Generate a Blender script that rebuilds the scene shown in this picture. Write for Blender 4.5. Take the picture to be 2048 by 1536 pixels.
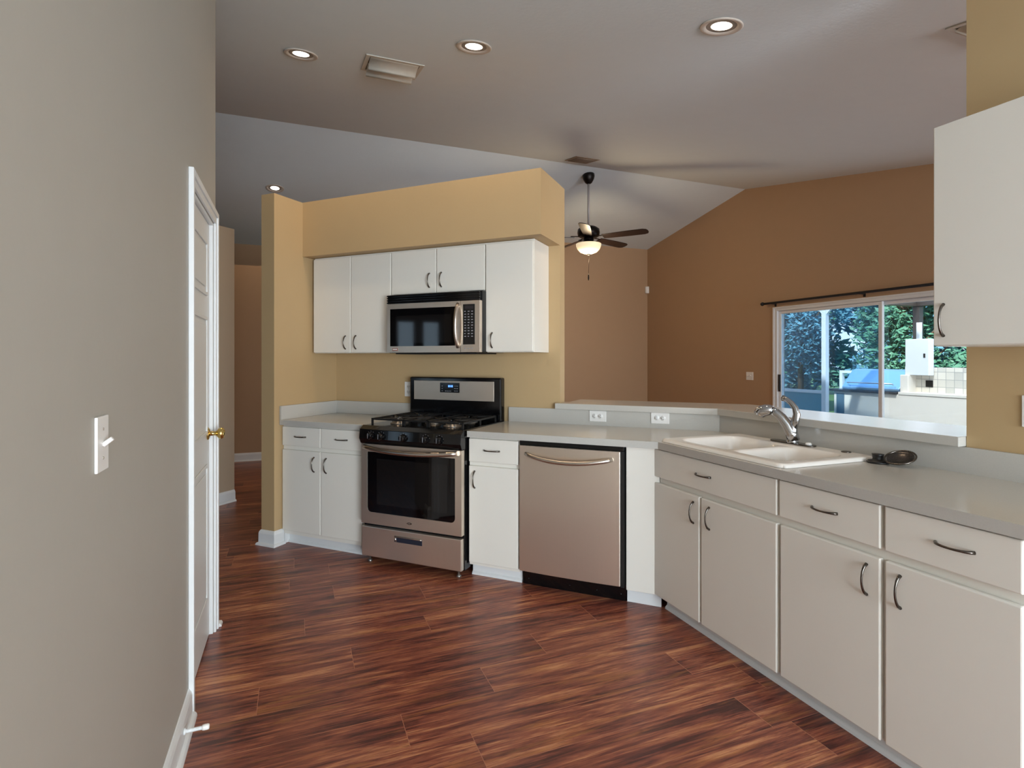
import bpy, bmesh, math, random
from mathutils import Vector, Matrix
R = math.radians
random.seed(7)
SC = bpy.context.scene
for o in list(bpy.data.objects):
    bpy.data.objects.remove(o)
COL = SC.collection

# ---------------------------------------------------------------- camera
CAM_H, CAM_F, HORIZON, YAW = 1.36, 1104.0, 718.0, 21.5
cam_data = bpy.data.cameras.new('camera')
cam = bpy.data.objects.new('camera', cam_data)
COL.objects.link(cam)
cam.location = (0, 0, CAM_H)
cam.rotation_euler = (R(90), 0, R(-YAW))
cam_data.sensor_fit = 'HORIZONTAL'
cam_data.sensor_width = 36.0
cam_data.lens = 36.0 * CAM_F / 2048.0
cam_data.shift_y = -(768.0 - HORIZON) / 2048.0
cam_data.clip_start = 0.02
cam_data.clip_end = 200
SC.camera = cam

# ---------------------------------------------------------------- colour management
SC.view_settings.view_transform = 'Standard'
SC.view_settings.look = 'None'
SC.view_settings.gamma = 1.0
SC.view_settings.use_curve_mapping = False
SC.view_settings.exposure = 0.68

# ---------------------------------------------------------------- sky, sun, slider and fill light
world = bpy.data.worlds.new('sky')
SC.world = world
world.use_nodes = True
wn = world.node_tree.nodes
wl = world.node_tree.links
wn.clear()
wout = wn.new('ShaderNodeOutputWorld')
wbg = wn.new('ShaderNodeBackground')
wtc = wn.new('ShaderNodeTexCoord')
wsep = wn.new('ShaderNodeSeparateXYZ')
wramp = wn.new('ShaderNodeValToRGB')
wramp.color_ramp.elements[0].position = 0.0
wramp.color_ramp.elements[0].color = (0.72, 0.86, 1.0, 1)
wramp.color_ramp.elements[1].position = 0.6
wramp.color_ramp.elements[1].color = (0.42, 0.64, 1.0, 1)
wl.new(wtc.outputs['Generated'], wsep.inputs[0])
wl.new(wsep.outputs['Z'], wramp.inputs[0])
wl.new(wramp.outputs[0], wbg.inputs['Color'])
wbg.inputs['Strength'].default_value = 1.7
wl.new(wbg.outputs[0], wout.inputs['Surface'])


def lamp(name, kind, loc, rot, energy, color, parent=None, **kw):
    d = bpy.data.lights.new(name, kind)
    d.energy = energy
    d.color = color
    for k, v in kw.items():
        setattr(d, k, v)
    o = bpy.data.objects.new(name, d)
    COL.objects.link(o)
    o.location = loc
    o.rotation_euler = rot
    if parent:
        o.parent = parent
    return o


sun = lamp('sun', 'SUN', (-6, -2, 12), (0, 0, 0), 7.0, (1, 0.93, 0.84), angle=R(1.5))
sun.rotation_euler = Vector((0.55, 0.22, -0.80)).to_track_quat('-Z', 'Y').to_euler()
# slider daylight, plus fill lamps added at unseen openings behind the camera
DAY = (0.82, 0.92, 1.0)
lamp('fill_kitchen_back', 'AREA', (1.54, -3.42, 1.08), (R(90), 0, 0), 138, DAY, shape='RECTANGLE', size=1.6, size_y=2.0)
lamp('fill_nook_back', 'AREA', (0.15, -3.42, 1.35), (R(90), 0, 0), 48, DAY, shape='RECTANGLE', size=0.8, size_y=1.4)
lamp('daylight_slider', 'AREA', (6.03, 4.3, 1.15), (R(90), 0, R(90)), 9, DAY, shape='RECTANGLE', size=2.4, size_y=1.7)
lamp('fill_living_back', 'AREA', (4.4, -3.40, 1.5), (R(90), 0, 0), 165, (0.88, 0.94, 1.0), shape='RECTANGLE', size=2.2, size_y=1.5)

CAN_W = 15.0
FAN_W = 24.0
CAN_C = (1.0, 0.74, 0.48)


# ---------------------------------------------------------------- materials
def lin(c):
    return tuple(((v / 255.0) / 12.92 if v / 255.0 <= 0.04045 else ((v / 255.0 + 0.055) / 1.055) ** 2.4) for v in c)


def mat(name, rgb, rough=0.5, metal=0.0, noise=0.0, nscale=8.0, bump=0.0, bscale=120.0, coat=0.0,
        emit=None, estr=0.0, stretch=None, spec=0.5):
    m = bpy.data.materials.new(name)
    m.use_nodes = True
    nt = m.node_tree
    b = nt.nodes['Principled BSDF']
    c = lin(rgb)
    b.inputs['Base Color'].default_value = (*c, 1)
    b.inputs['Roughness'].default_value = rough
    b.inputs['Metallic'].default_value = metal
    b.inputs['Specular IOR Level'].default_value = spec
    if coat:
        b.inputs['Coat Weight'].default_value = coat
        b.inputs['Coat Roughness'].default_value = 0.08
    if emit:
        b.inputs['Emission Color'].default_value = (*emit, 1)
        b.inputs['Emission Strength'].default_value = estr
    tc = nt.nodes.new('ShaderNodeTexCoord')
    mp = nt.nodes.new('ShaderNodeMapping')
    if stretch:
        mp.inputs['Scale'].default_value = stretch
    nt.links.new(tc.outputs['Object'], mp.inputs[0])
    nz = nt.nodes.new('ShaderNodeTexNoise')
    nz.inputs['Scale'].default_value = nscale
    nz.inputs['Detail'].default_value = 4
    nt.links.new(mp.outputs[0], nz.inputs['Vector'])
    mx = nt.nodes.new('ShaderNodeMix')
    mx.data_type = 'RGBA'
    nt.links.new(nz.outputs['Fac'], mx.inputs[0])
    mx.inputs[6].default_value = (*[v * (1 - noise) for v in c], 1)
    mx.inputs[7].default_value = (*[min(1, v * (1 + noise)) for v in c], 1)
    nt.links.new(mx.outputs[2], b.inputs['Base Color'])
    if bump:
        n2 = nt.nodes.new('ShaderNodeTexNoise')
        n2.inputs['Scale'].default_value = bscale
        n2.inputs['Detail'].default_value = 3
        nt.links.new(mp.outputs[0], n2.inputs['Vector'])
        bp = nt.nodes.new('ShaderNodeBump')
        bp.inputs['Strength'].default_value = bump
        bp.inputs['Distance'].default_value = 0.002
        nt.links.new(n2.outputs['Fac'], bp.inputs['Height'])
        nt.links.new(bp.outputs[0], b.inputs['Normal'])
    return m


M = {}
M['tan'] = mat('kitchen_tan_paint', (184, 157, 116), 0.62, noise=0.02, bump=0.15, bscale=60)
M['tan_daylit'] = mat('daylit_tan_paint', (172, 168, 159), 0.55, noise=0.02, bump=0.15, bscale=60)  # tan wall paint with cool daylight mixed into its colour
M['hallpaint'] = mat('hall_tan_paint', (178, 158, 134), 0.6, noise=0.02)
M['mocha'] = mat('living_mocha_paint', (176, 144, 112), 0.65, noise=0.02, bump=0.15, bscale=60)
M['ceil'] = mat('ceiling_paint', (214, 224, 228), 0.85, noise=0.02, bump=0.5, bscale=45)
M['trim'] = mat('white_trim_gloss', (222, 224, 224), 0.35, noise=0.01)
M['door'] = mat('white_door_paint', (214, 215, 213), 0.35, noise=0.01)
M['lam'] = mat('white_cabinet_laminate', (230, 226, 216), 0.35, noise=0.01)
M['ctr'] = mat('grey_worktop_laminate', (188, 185, 178), 0.2, noise=0.05, nscale=220, bump=0.05, bscale=300)
M['ctr_edge'] = M['ctr']
M['steel'] = mat('brushed_stainless', (226, 212, 196), 0.33, 0.86, noise=0.03, nscale=3, stretch=(300, 1, 1), bump=0.04, bscale=30)
M['steel_v'] = mat('brushed_stainless_pale', (205, 196, 186), 0.30, 1.0, noise=0.04, nscale=5, stretch=(1, 1, 120))
M['chrome'] = mat('polished_chrome', (196, 198, 202), 0.08, 1.0)
M['nickel'] = mat('dark_satin_nickel', (104, 98, 92), 0.22, 1.0)
M['brass'] = mat('polished_brass', (214, 188, 120), 0.18, 1.0)
M['blackg'] = mat('black_enamel', (9, 9, 11), 0.12, noise=0.05)
M['blackm'] = mat('black_matte', (14, 14, 15), 0.5, noise=0.1)
M['iron'] = mat('cast_iron', (20, 19, 19), 0.42, noise=0.2, nscale=40)
M['alum'] = mat('burner_aluminium', (150, 145, 140), 0.35, 0.9, noise=0.05)
M['glassdark'] = mat('smoked_glass', (6, 6, 8), 0.04, noise=0.0)
M['porc'] = mat('white_porcelain', (236, 232, 226), 0.14, noise=0.005)
M['plate'] = mat('white_plastic', (232, 230, 226), 0.35)
M['slot'] = mat('socket_slot_dark', (40, 38, 36), 0.5)
M['print'] = mat('pale_printing', (150, 150, 155), 0.5)
M['blue'] = mat('blue_display_glow', (20, 60, 200), 0.4, emit=(0.10, 0.28, 1.0), estr=1.6)
M['lens'] = mat('lit_lens', (255, 250, 240), 0.5, emit=(1.0, 0.95, 0.88), estr=3.0)
M['cantrim'] = mat('can_trim_white', (200, 190, 178), 0.5)
M['bowl'] = mat('frosted_bowl_glass', (240, 225, 190), 0.4, emit=(1.0, 0.80, 0.50), estr=0.42, noise=0.05, nscale=12)
M['bronze'] = mat('dark_bronze', (26, 20, 18), 0.35, 0.6)
M['blade'] = mat('walnut_blade', (30, 17, 14), 0.35, noise=0.25, nscale=6, stretch=(1, 8, 1))
M['rodgrey'] = mat('grey_downrod', (175, 168, 165), 0.35, 0.2)
M['vent'] = mat('painted_vent', (196, 192, 180), 0.5)
M['ventdark'] = mat('vent_inside', (90, 82, 68), 0.8)
M['stucco'] = mat('white_stucco', (226, 218, 206), 0.85, noise=0.04, bump=0.4, bscale=60)
M['concrete'] = mat('patio_concrete', (185, 178, 168), 0.8, noise=0.08)
M['grass'] = mat('lawn_grass', (70, 100, 45), 0.9, noise=0.3, nscale=30)
M['alwhite'] = mat('white_aluminium', (225, 228, 230), 0.4)
M['albronze'] = mat('brown_beam_paint', (66, 58, 54), 0.5)
M['granite'] = mat('dark_granite', (50, 52, 56), 0.25, noise=0.3, nscale=120)
M['grill'] = mat('steel_blue_reflection', (150, 190, 225), 0.28, 0.75)  # blue reflection on the lid put into the steel colour
M['bark'] = mat('tree_bark', (84, 68, 52), 0.9, noise=0.3, nscale=20)
M['screen'] = mat('soft_black', (18, 18, 20), 0.6)
M['rubber'] = mat('dark_rubber', (16, 15, 15), 0.4)
M['soffit'] = mat('white_soffit', (232, 232, 230), 0.7)


def leaf_mat(name, rgb):
    m = mat(name, rgb, 0.6, noise=0.55, nscale=3)
    b = m.node_tree.nodes['Principled BSDF']
    b.inputs['Transmission Weight'].default_value = 0.0
    return m


M['leaf_blue'] = leaf_mat('blue_green_leaves', (84, 134, 150))
M['leaf_dark'] = leaf_mat('dark_green_leaves', (72, 122, 96))
M['leaf_light'] = leaf_mat('light_green_leaves', (128, 165, 96))

# glass: thin clear pane
g = bpy.data.materials.new('clear_window_glass')
g.use_nodes = True
nt = g.node_tree
nt.nodes.clear()
go = nt.nodes.new('ShaderNodeOutputMaterial')
gm = nt.nodes.new('ShaderNodeMixShader')
gt = nt.nodes.new('ShaderNodeBsdfTransparent')
gg = nt.nodes.new('ShaderNodeBsdfGlossy')
gf = nt.nodes.new('ShaderNodeFresnel')
gt.inputs[0].default_value = (0.90, 0.95, 0.97, 1)
gg.inputs['Roughness'].default_value = 0.02
gf.inputs[0].default_value = 1.45
nt.links.new(gf.outputs[0], gm.inputs[0])
nt.links.new(gt.outputs[0], gm.inputs[1])
nt.links.new(gg.outputs[0], gm.inputs[2])
nt.links.new(gm.outputs[0], go.inputs[0])
M['glass'] = g

# screened slider leaf: sky reflection put in as a blue tint
g2 = g.copy()
g2.name = 'sky_reflection_glass'
for n in g2.node_tree.nodes:
    if n.type == 'BSDF_TRANSPARENT':
        n.inputs[0].default_value = (0.80, 0.92, 1.0, 1)
M['glass_sky_tint'] = g2


# fine insect screen: an open weave, mostly see-through
g3 = bpy.data.materials.new('insect_screen_mesh')
g3.use_nodes = True
nt = g3.node_tree
nt.nodes.clear()
go = nt.nodes.new('ShaderNodeOutputMaterial')
gm = nt.nodes.new('ShaderNodeMixShader')
gt = nt.nodes.new('ShaderNodeBsdfTransparent')
gd = nt.nodes.new('ShaderNodeBsdfDiffuse')
gd.inputs[0].default_value = (*lin((120, 175, 205)), 1)
gm.inputs[0].default_value = 0.20
nt.links.new(gt.outputs[0], gm.inputs[1])
nt.links.new(gd.outputs[0], gm.inputs[2])
nt.links.new(gm.outputs[0], go.inputs[0])
M['mesh'] = g3

# white patio roof, made translucent to let light onto the counter
g4 = bpy.data.materials.new('milky_roof_sheet')
g4.use_nodes = True
nt = g4.node_tree
nt.nodes.clear()
go = nt.nodes.new('ShaderNodeOutputMaterial')
gm = nt.nodes.new('ShaderNodeMixShader')
gt = nt.nodes.new('ShaderNodeBsdfTransparent')
gd = nt.nodes.new('ShaderNodeBsdfTranslucent')
gd.inputs[0].default_value = (0.9, 0.9, 0.9, 1)
gm.inputs[0].default_value = 0.45
nt.links.new(gt.outputs[0], gm.inputs[1])
nt.links.new(gd.outputs[0], gm.inputs[2])
nt.links.new(gm.outputs[0], go.inputs[0])
M['poly'] = g4


def floor_material():
    m = bpy.data.materials.new('cherry_plank_floor')
    m.use_nodes = True
    nt = m.node_tree
    N = nt.nodes
    L = nt.links
    b = N['Principled BSDF']
    tc = N.new('ShaderNodeTexCoord')
    br = N.new('ShaderNodeTexBrick')
    br.offset = 0.0
    br.inputs['Scale'].default_value = 1.0
    br.inputs['Brick Width'].default_value = 1.22
    br.inputs['Row Height'].default_value = 0.193
    br.inputs['Mortar Size'].default_value = 0.0011
    br.inputs['Mortar Smooth'].default_value = 0.3
    br.inputs['Bias'].default_value = 0.0
    br.inputs['Color1'].default_value = (0, 0, 0, 1)
    br.inputs['Color2'].default_value = (1, 1, 1, 1)
    br.inputs['Mortar'].default_value = (0.5, 0.5, 0.5, 1)
    sep = N.new('ShaderNodeSeparateXYZ')
    L.new(tc.outputs['Object'], sep.inputs[0])
    # every row of planks is shifted by its own random length
    rw = N.new('ShaderNodeMath'); rw.operation = 'DIVIDE'
    L.new(sep.outputs['Y'], rw.inputs[0]); rw.inputs[1].default_value = 0.193
    rf = N.new('ShaderNodeMath'); rf.operation = 'FLOOR'
    L.new(rw.outputs[0], rf.inputs[0])
    wnz = N.new('ShaderNodeTexWhiteNoise'); wnz.noise_dimensions = '1D'
    L.new(rf.outputs[0], wnz.inputs['W'])
    sh = N.new('ShaderNodeMath'); sh.operation = 'MULTIPLY_ADD'
    L.new(wnz.outputs['Value'], sh.inputs[0]); sh.inputs[1].default_value = 1.22
    L.new(sep.outputs['X'], sh.inputs[2])
    cb = N.new('ShaderNodeCombineXYZ')
    L.new(sh.outputs[0], cb.inputs['X']); L.new(sep.outputs['Y'], cb.inputs['Y'])
    L.new(cb.outputs[0], br.inputs['Vector'])
    def grain(sx, sy, sc, det, off, dist=0.0):
        c = N.new('ShaderNodeVectorMath')
        c.operation = 'MULTIPLY_ADD'
        L.new(br.outputs['Color'], c.inputs[0])
        c.inputs[1].default_value = (off, off * 2.7, off * 1.3)
        L.new(tc.outputs['Object'], c.inputs[2])
        mp = N.new('ShaderNodeMapping')
        mp.inputs['Scale'].default_value = (sx, sy, 1)
        L.new(c.outputs[0], mp.inputs[0])
        nz = N.new('ShaderNodeTexNoise')
        nz.inputs['Scale'].default_value = sc
        nz.inputs['Detail'].default_value = det
        nz.inputs['Roughness'].default_value = 0.65
        nz.inputs['Distortion'].default_value = dist
        L.new(mp.outputs[0], nz.inputs['Vector'])
        return nz
    n1 = grain(1.3, 20, 1.6, 8, 7.0, 0.5)
    n2 = grain(4.0, 90, 1.6, 6, 3.0, 0.3)
    n3 = grain(1.4, 7.0, 1.6, 3, 5.0, 0.6)
    rp = N.new('ShaderNodeValToRGB')
    e = rp.color_ramp.elements
    e[0].position = 0.30
    e[0].color = (*lin((72, 38, 34)), 1)
    e[1].position = 0.74
    e[1].color = (*lin((200, 140, 98)), 1)
    x = e.new(0.44)
    x.color = (*lin((116, 62, 50)), 1)
    x = e.new(0.57)
    x.color = (*lin((150, 86, 64)), 1)
    a1 = N.new('ShaderNodeMath')
    a1.operation = 'MULTIPLY_ADD'
    L.new(n2.outputs['Fac'], a1.inputs[0])
    a1.inputs[1].default_value = 0.6
    L.new(n1.outputs['Fac'], a1.inputs[2])
    a2 = N.new('ShaderNodeMath')
    a2.operation = 'MULTIPLY_ADD'
    L.new(br.outputs['Color'], a2.inputs[0])
    a2.inputs[1].default_value = 0.12
    L.new(a1.outputs[0], a2.inputs[2])
    a3 = N.new('ShaderNodeMath')
    a3.operation = 'MULTIPLY_ADD'
    L.new(n3.outputs['Fac'], a3.inputs[0])
    a3.inputs[1].default_value = 0.55
    L.new(a2.outputs[0], a3.inputs[2])
    a4 = N.new('ShaderNodeMath')
    a4.operation = 'SUBTRACT'
    L.new(a3.outputs[0], a4.inputs[0])
    a4.inputs[1].default_value = 0.635
    L.new(a4.outputs[0], rp.inputs[0])
    n4 = grain(1.1, 11.0, 1.9, 4, 11.0, 0.4)
    r4 = N.new('ShaderNodeMapRange')
    L.new(n4.outputs['Fac'], r4.inputs[0])
    r4.inputs[1].default_value = 0.54
    r4.inputs[2].default_value = 0.68
    r4.inputs[4].default_value = 0.55
    mt_ = N.new('ShaderNodeMix')
    mt_.data_type = 'RGBA'
    L.new(r4.outputs[0], mt_.inputs[0])
    L.new(rp.outputs[0], mt_.inputs[6])
    mt_.inputs[7].default_value = (*lin((172, 112, 62)), 1)
    n5 = grain(6.0, 70, 2.4, 5, 2.0, 0.2)
    r5 = N.new('ShaderNodeMapRange')
    L.new(n5.outputs['Fac'], r5.inputs[0])
    r5.inputs[1].default_value = 0.56
    r5.inputs[2].default_value = 0.70
    r5.inputs[4].default_value = 0.65
    md_ = N.new('ShaderNodeMix')
    md_.data_type = 'RGBA'
    L.new(r5.outputs[0], md_.inputs[0])
    L.new(mt_.outputs[2], md_.inputs[6])
    md_.inputs[7].default_value = (*lin((62, 28, 30)), 1)
    mm = N.new('ShaderNodeMix')
    mm.data_type = 'RGBA'
    L.new(br.outputs['Fac'], mm.inputs[0])
    L.new(md_.outputs[2], mm.inputs[6])
    mm.inputs[7].default_value = (*lin((176, 118, 92)), 1)
    L.new(mm.outputs[2], b.inputs['Base Color'])
    b.inputs['Roughness'].default_value = 0.30
    rr = N.new('ShaderNodeMapRange')
    L.new(n2.outputs['Fac'], rr.inputs[0])
    rr.inputs[3].default_value = 0.22
    rr.inputs[4].default_value = 0.42
    L.new(rr.outputs[0], b.inputs['Roughness'])
    bp = N.new('ShaderNodeBump')
    bp.inputs['Strength'].default_value = 0.18
    bp.inputs['Distance'].default_value = 0.002
    L.new(n2.outputs['Fac'], bp.inputs['Height'])
    L.new(bp.outputs[0], b.inputs['Normal'])
    return m


M['floor'] = floor_material()


def tile_material():
    m = bpy.data.materials.new('outdoor_wall_tiles')
    m.use_nodes = True
    nt = m.node_tree
    N = nt.nodes
    L = nt.links
    b = N['Principled BSDF']
    tc = N.new('ShaderNodeTexCoord')
    mp = N.new('ShaderNodeMapping')
    mp.inputs['Rotation'].default_value = (R(90), 0, R(90))
    br = N.new('ShaderNodeTexBrick')
    br.offset = 0
    br.inputs['Scale'].default_value = 1
    br.inputs['Brick Width'].default_value = 0.11
    br.inputs['Row Height'].default_value = 0.11
    br.inputs['Mortar Size'].default_value = 0.004
    br.inputs['Color1'].default_value = (*lin((225, 218, 205)), 1)
    br.inputs['Color2'].default_value = (*lin((150, 150, 145)), 1)
    br.inputs['Bias'].default_value = -0.5
    br.inputs['Mortar'].default_value = (*lin((165, 165, 160)), 1)
    sw = N.new('ShaderNodeSeparateXYZ')
    cb = N.new('ShaderNodeCombineXYZ')
    L.new(tc.outputs['Object'], sw.inputs[0])
    L.new(sw.outputs['Y'], cb.inputs['X'])
    L.new(sw.outputs['Z'], cb.inputs['Y'])
    L.new(cb.outputs[0], br.inputs['Vector'])
    L.new(br.outputs['Color'], b.inputs['Base Color'])
    b.inputs['Roughness'].default_value = 0.4
    return m


M['tiles'] = tile_material()


# ---------------------------------------------------------------- mesh helpers
def box(bm, x0, x1, y0, y1, z0, z1, mi=0):
    if x0 > x1: x0, x1 = x1, x0
    if y0 > y1: y0, y1 = y1, y0
    if z0 > z1: z0, z1 = z1, z0
    v = [bm.verts.new(p) for p in ((x0, y0, z0), (x1, y0, z0), (x1, y1, z0), (x0, y1, z0),
                                   (x0, y0, z1), (x1, y0, z1), (x1, y1, z1), (x0, y1, z1))]
    for q in ((0, 3, 2, 1), (4, 5, 6, 7), (0, 1, 5, 4), (1, 2, 6, 5), (2, 3, 7, 6), (3, 0, 4, 7)):
        f = bm.faces.new([v[i] for i in q])
        f.material_index = mi
    return v


def prism(bm, pts, z0, z1, mi=0):
    lo = [bm.verts.new((p[0], p[1], z0)) for p in pts]
    hi = [bm.verts.new((p[0], p[1], z1)) for p in pts]
    fs = [bm.faces.new(lo[::-1]), bm.faces.new(hi)]
    n = len(pts)
    for i in range(n):
        fs.append(bm.faces.new([lo[i], lo[(i + 1) % n], hi[(i + 1) % n], hi[i]]))
    for f in fs:
        f.material_index = mi
    return fs


def extrude_profile(bm, prof, path, mi=0):
    """prof: list of (offset to the left of travel, z); path: list of xy points; mitred."""
    n = len(path)
    rings = []
    for i in range(n):
        p = Vector(path[i])
        d0 = (Vector(path[i]) - Vector(path[i - 1])).normalized() if i > 0 else None
        d1 = (Vector(path[i + 1]) - Vector(path[i])).normalized() if i < n - 1 else None
        if d0 is None: d0 = d1
        if d1 is None: d1 = d0
        n0 = Vector((-d0.y, d0.x)); n1 = Vector((-d1.y, d1.x))
        nn = (n0 + n1)
        nn = nn / max(1e-6, nn.dot(n0))
        rings.append([bm.verts.new((p.x + nn.x * o, p.y + nn.y * o, z)) for o, z in prof])
    k = len(prof)
    for a, b in zip(rings[:-1], rings[1:]):
        for j in range(k):
            f = bm.faces.new([a[j], a[(j + 1) % k], b[(j + 1) % k], b[j]])
            f.material_index = mi
    bm.faces.new(rings[0][::-1]); bm.faces.new(rings[-1])


def tube(bm, pts, rad, seg=10, mi=0, flat=None, cap=True):
    pts = [Vector(p) for p in pts]
    if not isinstance(rad, (list, tuple)):
        rad = [rad] * len(pts)
    rings = []
    up0 = None
    for i, p in enumerate(pts):
        if i == 0: t = pts[1] - pts[0]
        elif i == len(pts) - 1: t = pts[-1] - pts[-2]
        else: t = (pts[i + 1] - pts[i - 1])
        t.normalize()
        if up0 is None:
            a = Vector((0, 0, 1)) if abs(t.z) < 0.9 else Vector((1, 0, 0))
            up0 = t.cross(a).normalized()
        u = (up0 - t * up0.dot(t)).normalized()
        up0 = u
        w = t.cross(u)
        fl = flat if flat else 1.0
        rings.append([bm.verts.new(p + (u * math.cos(2 * math.pi * k / seg) + w * math.sin(2 * math.pi * k / seg) * fl) * rad[i]) for k in range(seg)])
    for a, b in zip(rings[:-1], rings[1:]):
        for k in range(seg):
            f = bm.faces.new([a[k], a[(k + 1) % seg], b[(k + 1) % seg], b[k]])
            f.smooth = True
            f.material_index = mi
    if cap:
        for r_ in (rings[0][::-1], rings[-1]):
            f = bm.faces.new(r_)
            f.material_index = mi


def lathe(bm, prof, c=(0, 0, 0), axis='Z', seg=32, mi=0, smooth=True):
    """prof: list of (radius, height along axis)"""
    c = Vector(c)
    rings = []
    for r_, h in prof:
        ring = []
        for k in range(seg):
            a = 2 * math.pi * k / seg
            x, y = r_ * math.cos(a), r_ * math.sin(a)
            if axis == 'Z': p = Vector((x, y, h))
            elif axis == 'Y': p = Vector((x, h, y))
            else: p = Vector((h, x, y))
            ring.append(bm.verts.new(c + p))
        rings.append(ring)
    for a, b in zip(rings[:-1], rings[1:]):
        for k in range(seg):
            f = bm.faces.new([a[k], a[(k + 1) % seg], b[(k + 1) % seg], b[k]])
            f.smooth = smooth
            f.material_index = mi
    for r_, ring in ((prof[0][0], rings[0]), (prof[-1][0], rings[-1])):
        if r_ > 1e-5:
            f = bm.faces.new(ring)
            f.material_index = mi
    bmesh.ops.remove_doubles(bm, verts=list(bm.verts), dist=1e-6)


def obj(name, bm, mats, parent=None, bevel=0.0, loc=None, rotz=0.0, bseg=2, weld=False):
    bmesh.ops.recalc_face_normals(bm, faces=list(bm.faces))
    me = bpy.data.meshes.new(name)
    bm.to_mesh(me)
    bm.free()
    if not isinstance(mats, (list, tuple)):
        mats = [mats]
    for m_ in mats:
        me.materials.append(m_)
    o = bpy.data.objects.new(name, me)
    COL.objects.link(o)
    if parent: o.parent = parent
    if loc is not None: o.location = loc
    if rotz: o.rotation_euler = (0, 0, rotz)
    if bevel:
        md = o.modifiers.new('bevel', 'BEVEL')
        md.width = bevel
        md.segments = bseg
        md.limit_method = 'ANGLE'
        md.angle_limit = R(40)
    return o


def B():
    return bmesh.new()


def bx(name, dims, m, parent=None, bevel=0.0):
    bm = B()
    box(bm, *dims)
    return obj(name, bm, m, parent, bevel)


def thing(name, label, cat, loc=(0, 0, 0), rotz=0.0, group=None):
    o = bpy.data.objects.new(name, None)
    COL.objects.link(o)
    o.empty_display_size = 0.1
    o.location = loc
    o.rotation_euler = (0, 0, rotz)
    o['label'] = label
    o['category'] = cat
    if group: o['group'] = group
    return o


def tag(o, label, cat, group=None, kind=None):
    o['label'] = label
    o['category'] = cat
    if group: o['group'] = group
    if kind: o['kind'] = kind
    return o


def struct(name, bm, m, label=None, bevel=0.0):
    o = obj(name, bm, m, None, bevel)
    o['kind'] = 'structure'
    if label:
        o['label'] = label
        o['category'] = name.split('_')[0]
    return o


S = math.sqrt(0.5)
ROT = R(-45)


def UV(u, v, z=0.0):
    """stove-wall frame (u to the right along the wall, v away from the kitchen) to world"""
    return Vector((S * (u + v), S * (v - u), z))


def uv2(u, v):
    p = UV(u, v)
    return (p.x, p.y)


def uvpoly(pts):
    return [uv2(*p) for p in pts]


# ================================================================ SETTING
YR, Z0, K = 6.23, 2.69, 0.183
ZR = Z0 + K * YR


def ceil_z(y):
    if y < 0: return Z0
    if y <= YR: return Z0 + K * y
    return ZR - K * (y - YR)


bm = B()
box(bm, -4.0, 6.2, -3.5, 9.9, -0.08, 0.0)
struct('floor', bm, M['floor'], 'dark reddish brown wood plank floor running across the kitchen and hall')

bm = B()
XA, XB = -4.0, 6.22
ys = [-3.5, 0, YR, 9.9]
for t_ in (0.0, 0.1):
    pass
lo = [[bm.verts.new((x, y, ceil_z(y))) for x in (XA, XB)] for y in ys]
hi = [[bm.verts.new((x, y, ceil_z(y) + 0.12)) for x in (XA, XB)] for y in ys]
for i in range(3):
    bm.faces.new([lo[i][0], lo[i][1], lo[i + 1][1], lo[i + 1][0]])
    bm.faces.new([hi[i][0], hi[i][1], hi[i + 1][1], hi[i + 1][0]])
    for k in (0, 1):
        bm.faces.new([lo[i][k], lo[i + 1][k], hi[i + 1][k], hi[i][k]])
bm.faces.new([lo[0][0], lo[0][1], hi[0][1], hi[0][0]])
bm.faces.new([lo[3][0], lo[3][1], hi[3][1], hi[3][0]])
struct('ceiling', bm, M['ceil'], 'white vaulted ceiling with a ridge crossing above the kitchen')


def wall_y(bm, x0, x1, y0, y1, zb=0.0, ztop=None, mi=0):
    """slab between y0..y1 whose top follows the ceiling (or ztop)"""
    ysl = [y0] + [y for y in (0.0, YR) if y0 + 1e-4 < y < y1 - 1e-4] + [y1]
    for a, b in zip(ysl[:-1], ysl[1:]):
        za = ztop if ztop else ceil_z(a)
        zb2 = ztop if ztop else ceil_z(b)
        vs = []
        for x in (x0, x1):
            vs.append([bm.verts.new((x, a, zb)), bm.verts.new((x, b, zb)), bm.verts.new((x, b, zb2)), bm.verts.new((x, a, za))])
        p, q = vs
        bm.faces.new(p[::-1]); bm.faces.new(q)
        for i in range(4):
            if True:
                bm.faces.new([p[i], p[(i + 1) % 4], q[(i + 1) % 4], q[i]])


# ---- left wall with the pantry door opening
XL = -0.375
DY0, DY1, DZ = 2.455, 3.095, 2.035       # door opening (between casings inner edges)
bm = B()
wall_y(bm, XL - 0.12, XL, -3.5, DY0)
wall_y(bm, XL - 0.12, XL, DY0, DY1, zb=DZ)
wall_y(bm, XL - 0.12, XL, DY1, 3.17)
struct('wall_left', bm, M['tan_daylit'], 'beige wall on the left, holding the white pantry door')
# pantry closing
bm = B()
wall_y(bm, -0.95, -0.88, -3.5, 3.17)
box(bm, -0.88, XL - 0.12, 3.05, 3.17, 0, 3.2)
struct('wall_pantry', bm, M['tan_daylit'])

# ---- right wall of the kitchen (full height) beyond the bar
XW = 2.45
bm = B()
wall_y(bm, XW, XW + 0.13, -3.5, 1.36)
struct('wall_right', bm, M['tan'], 'tan wall on the right behind the white wall cabinet')

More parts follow.
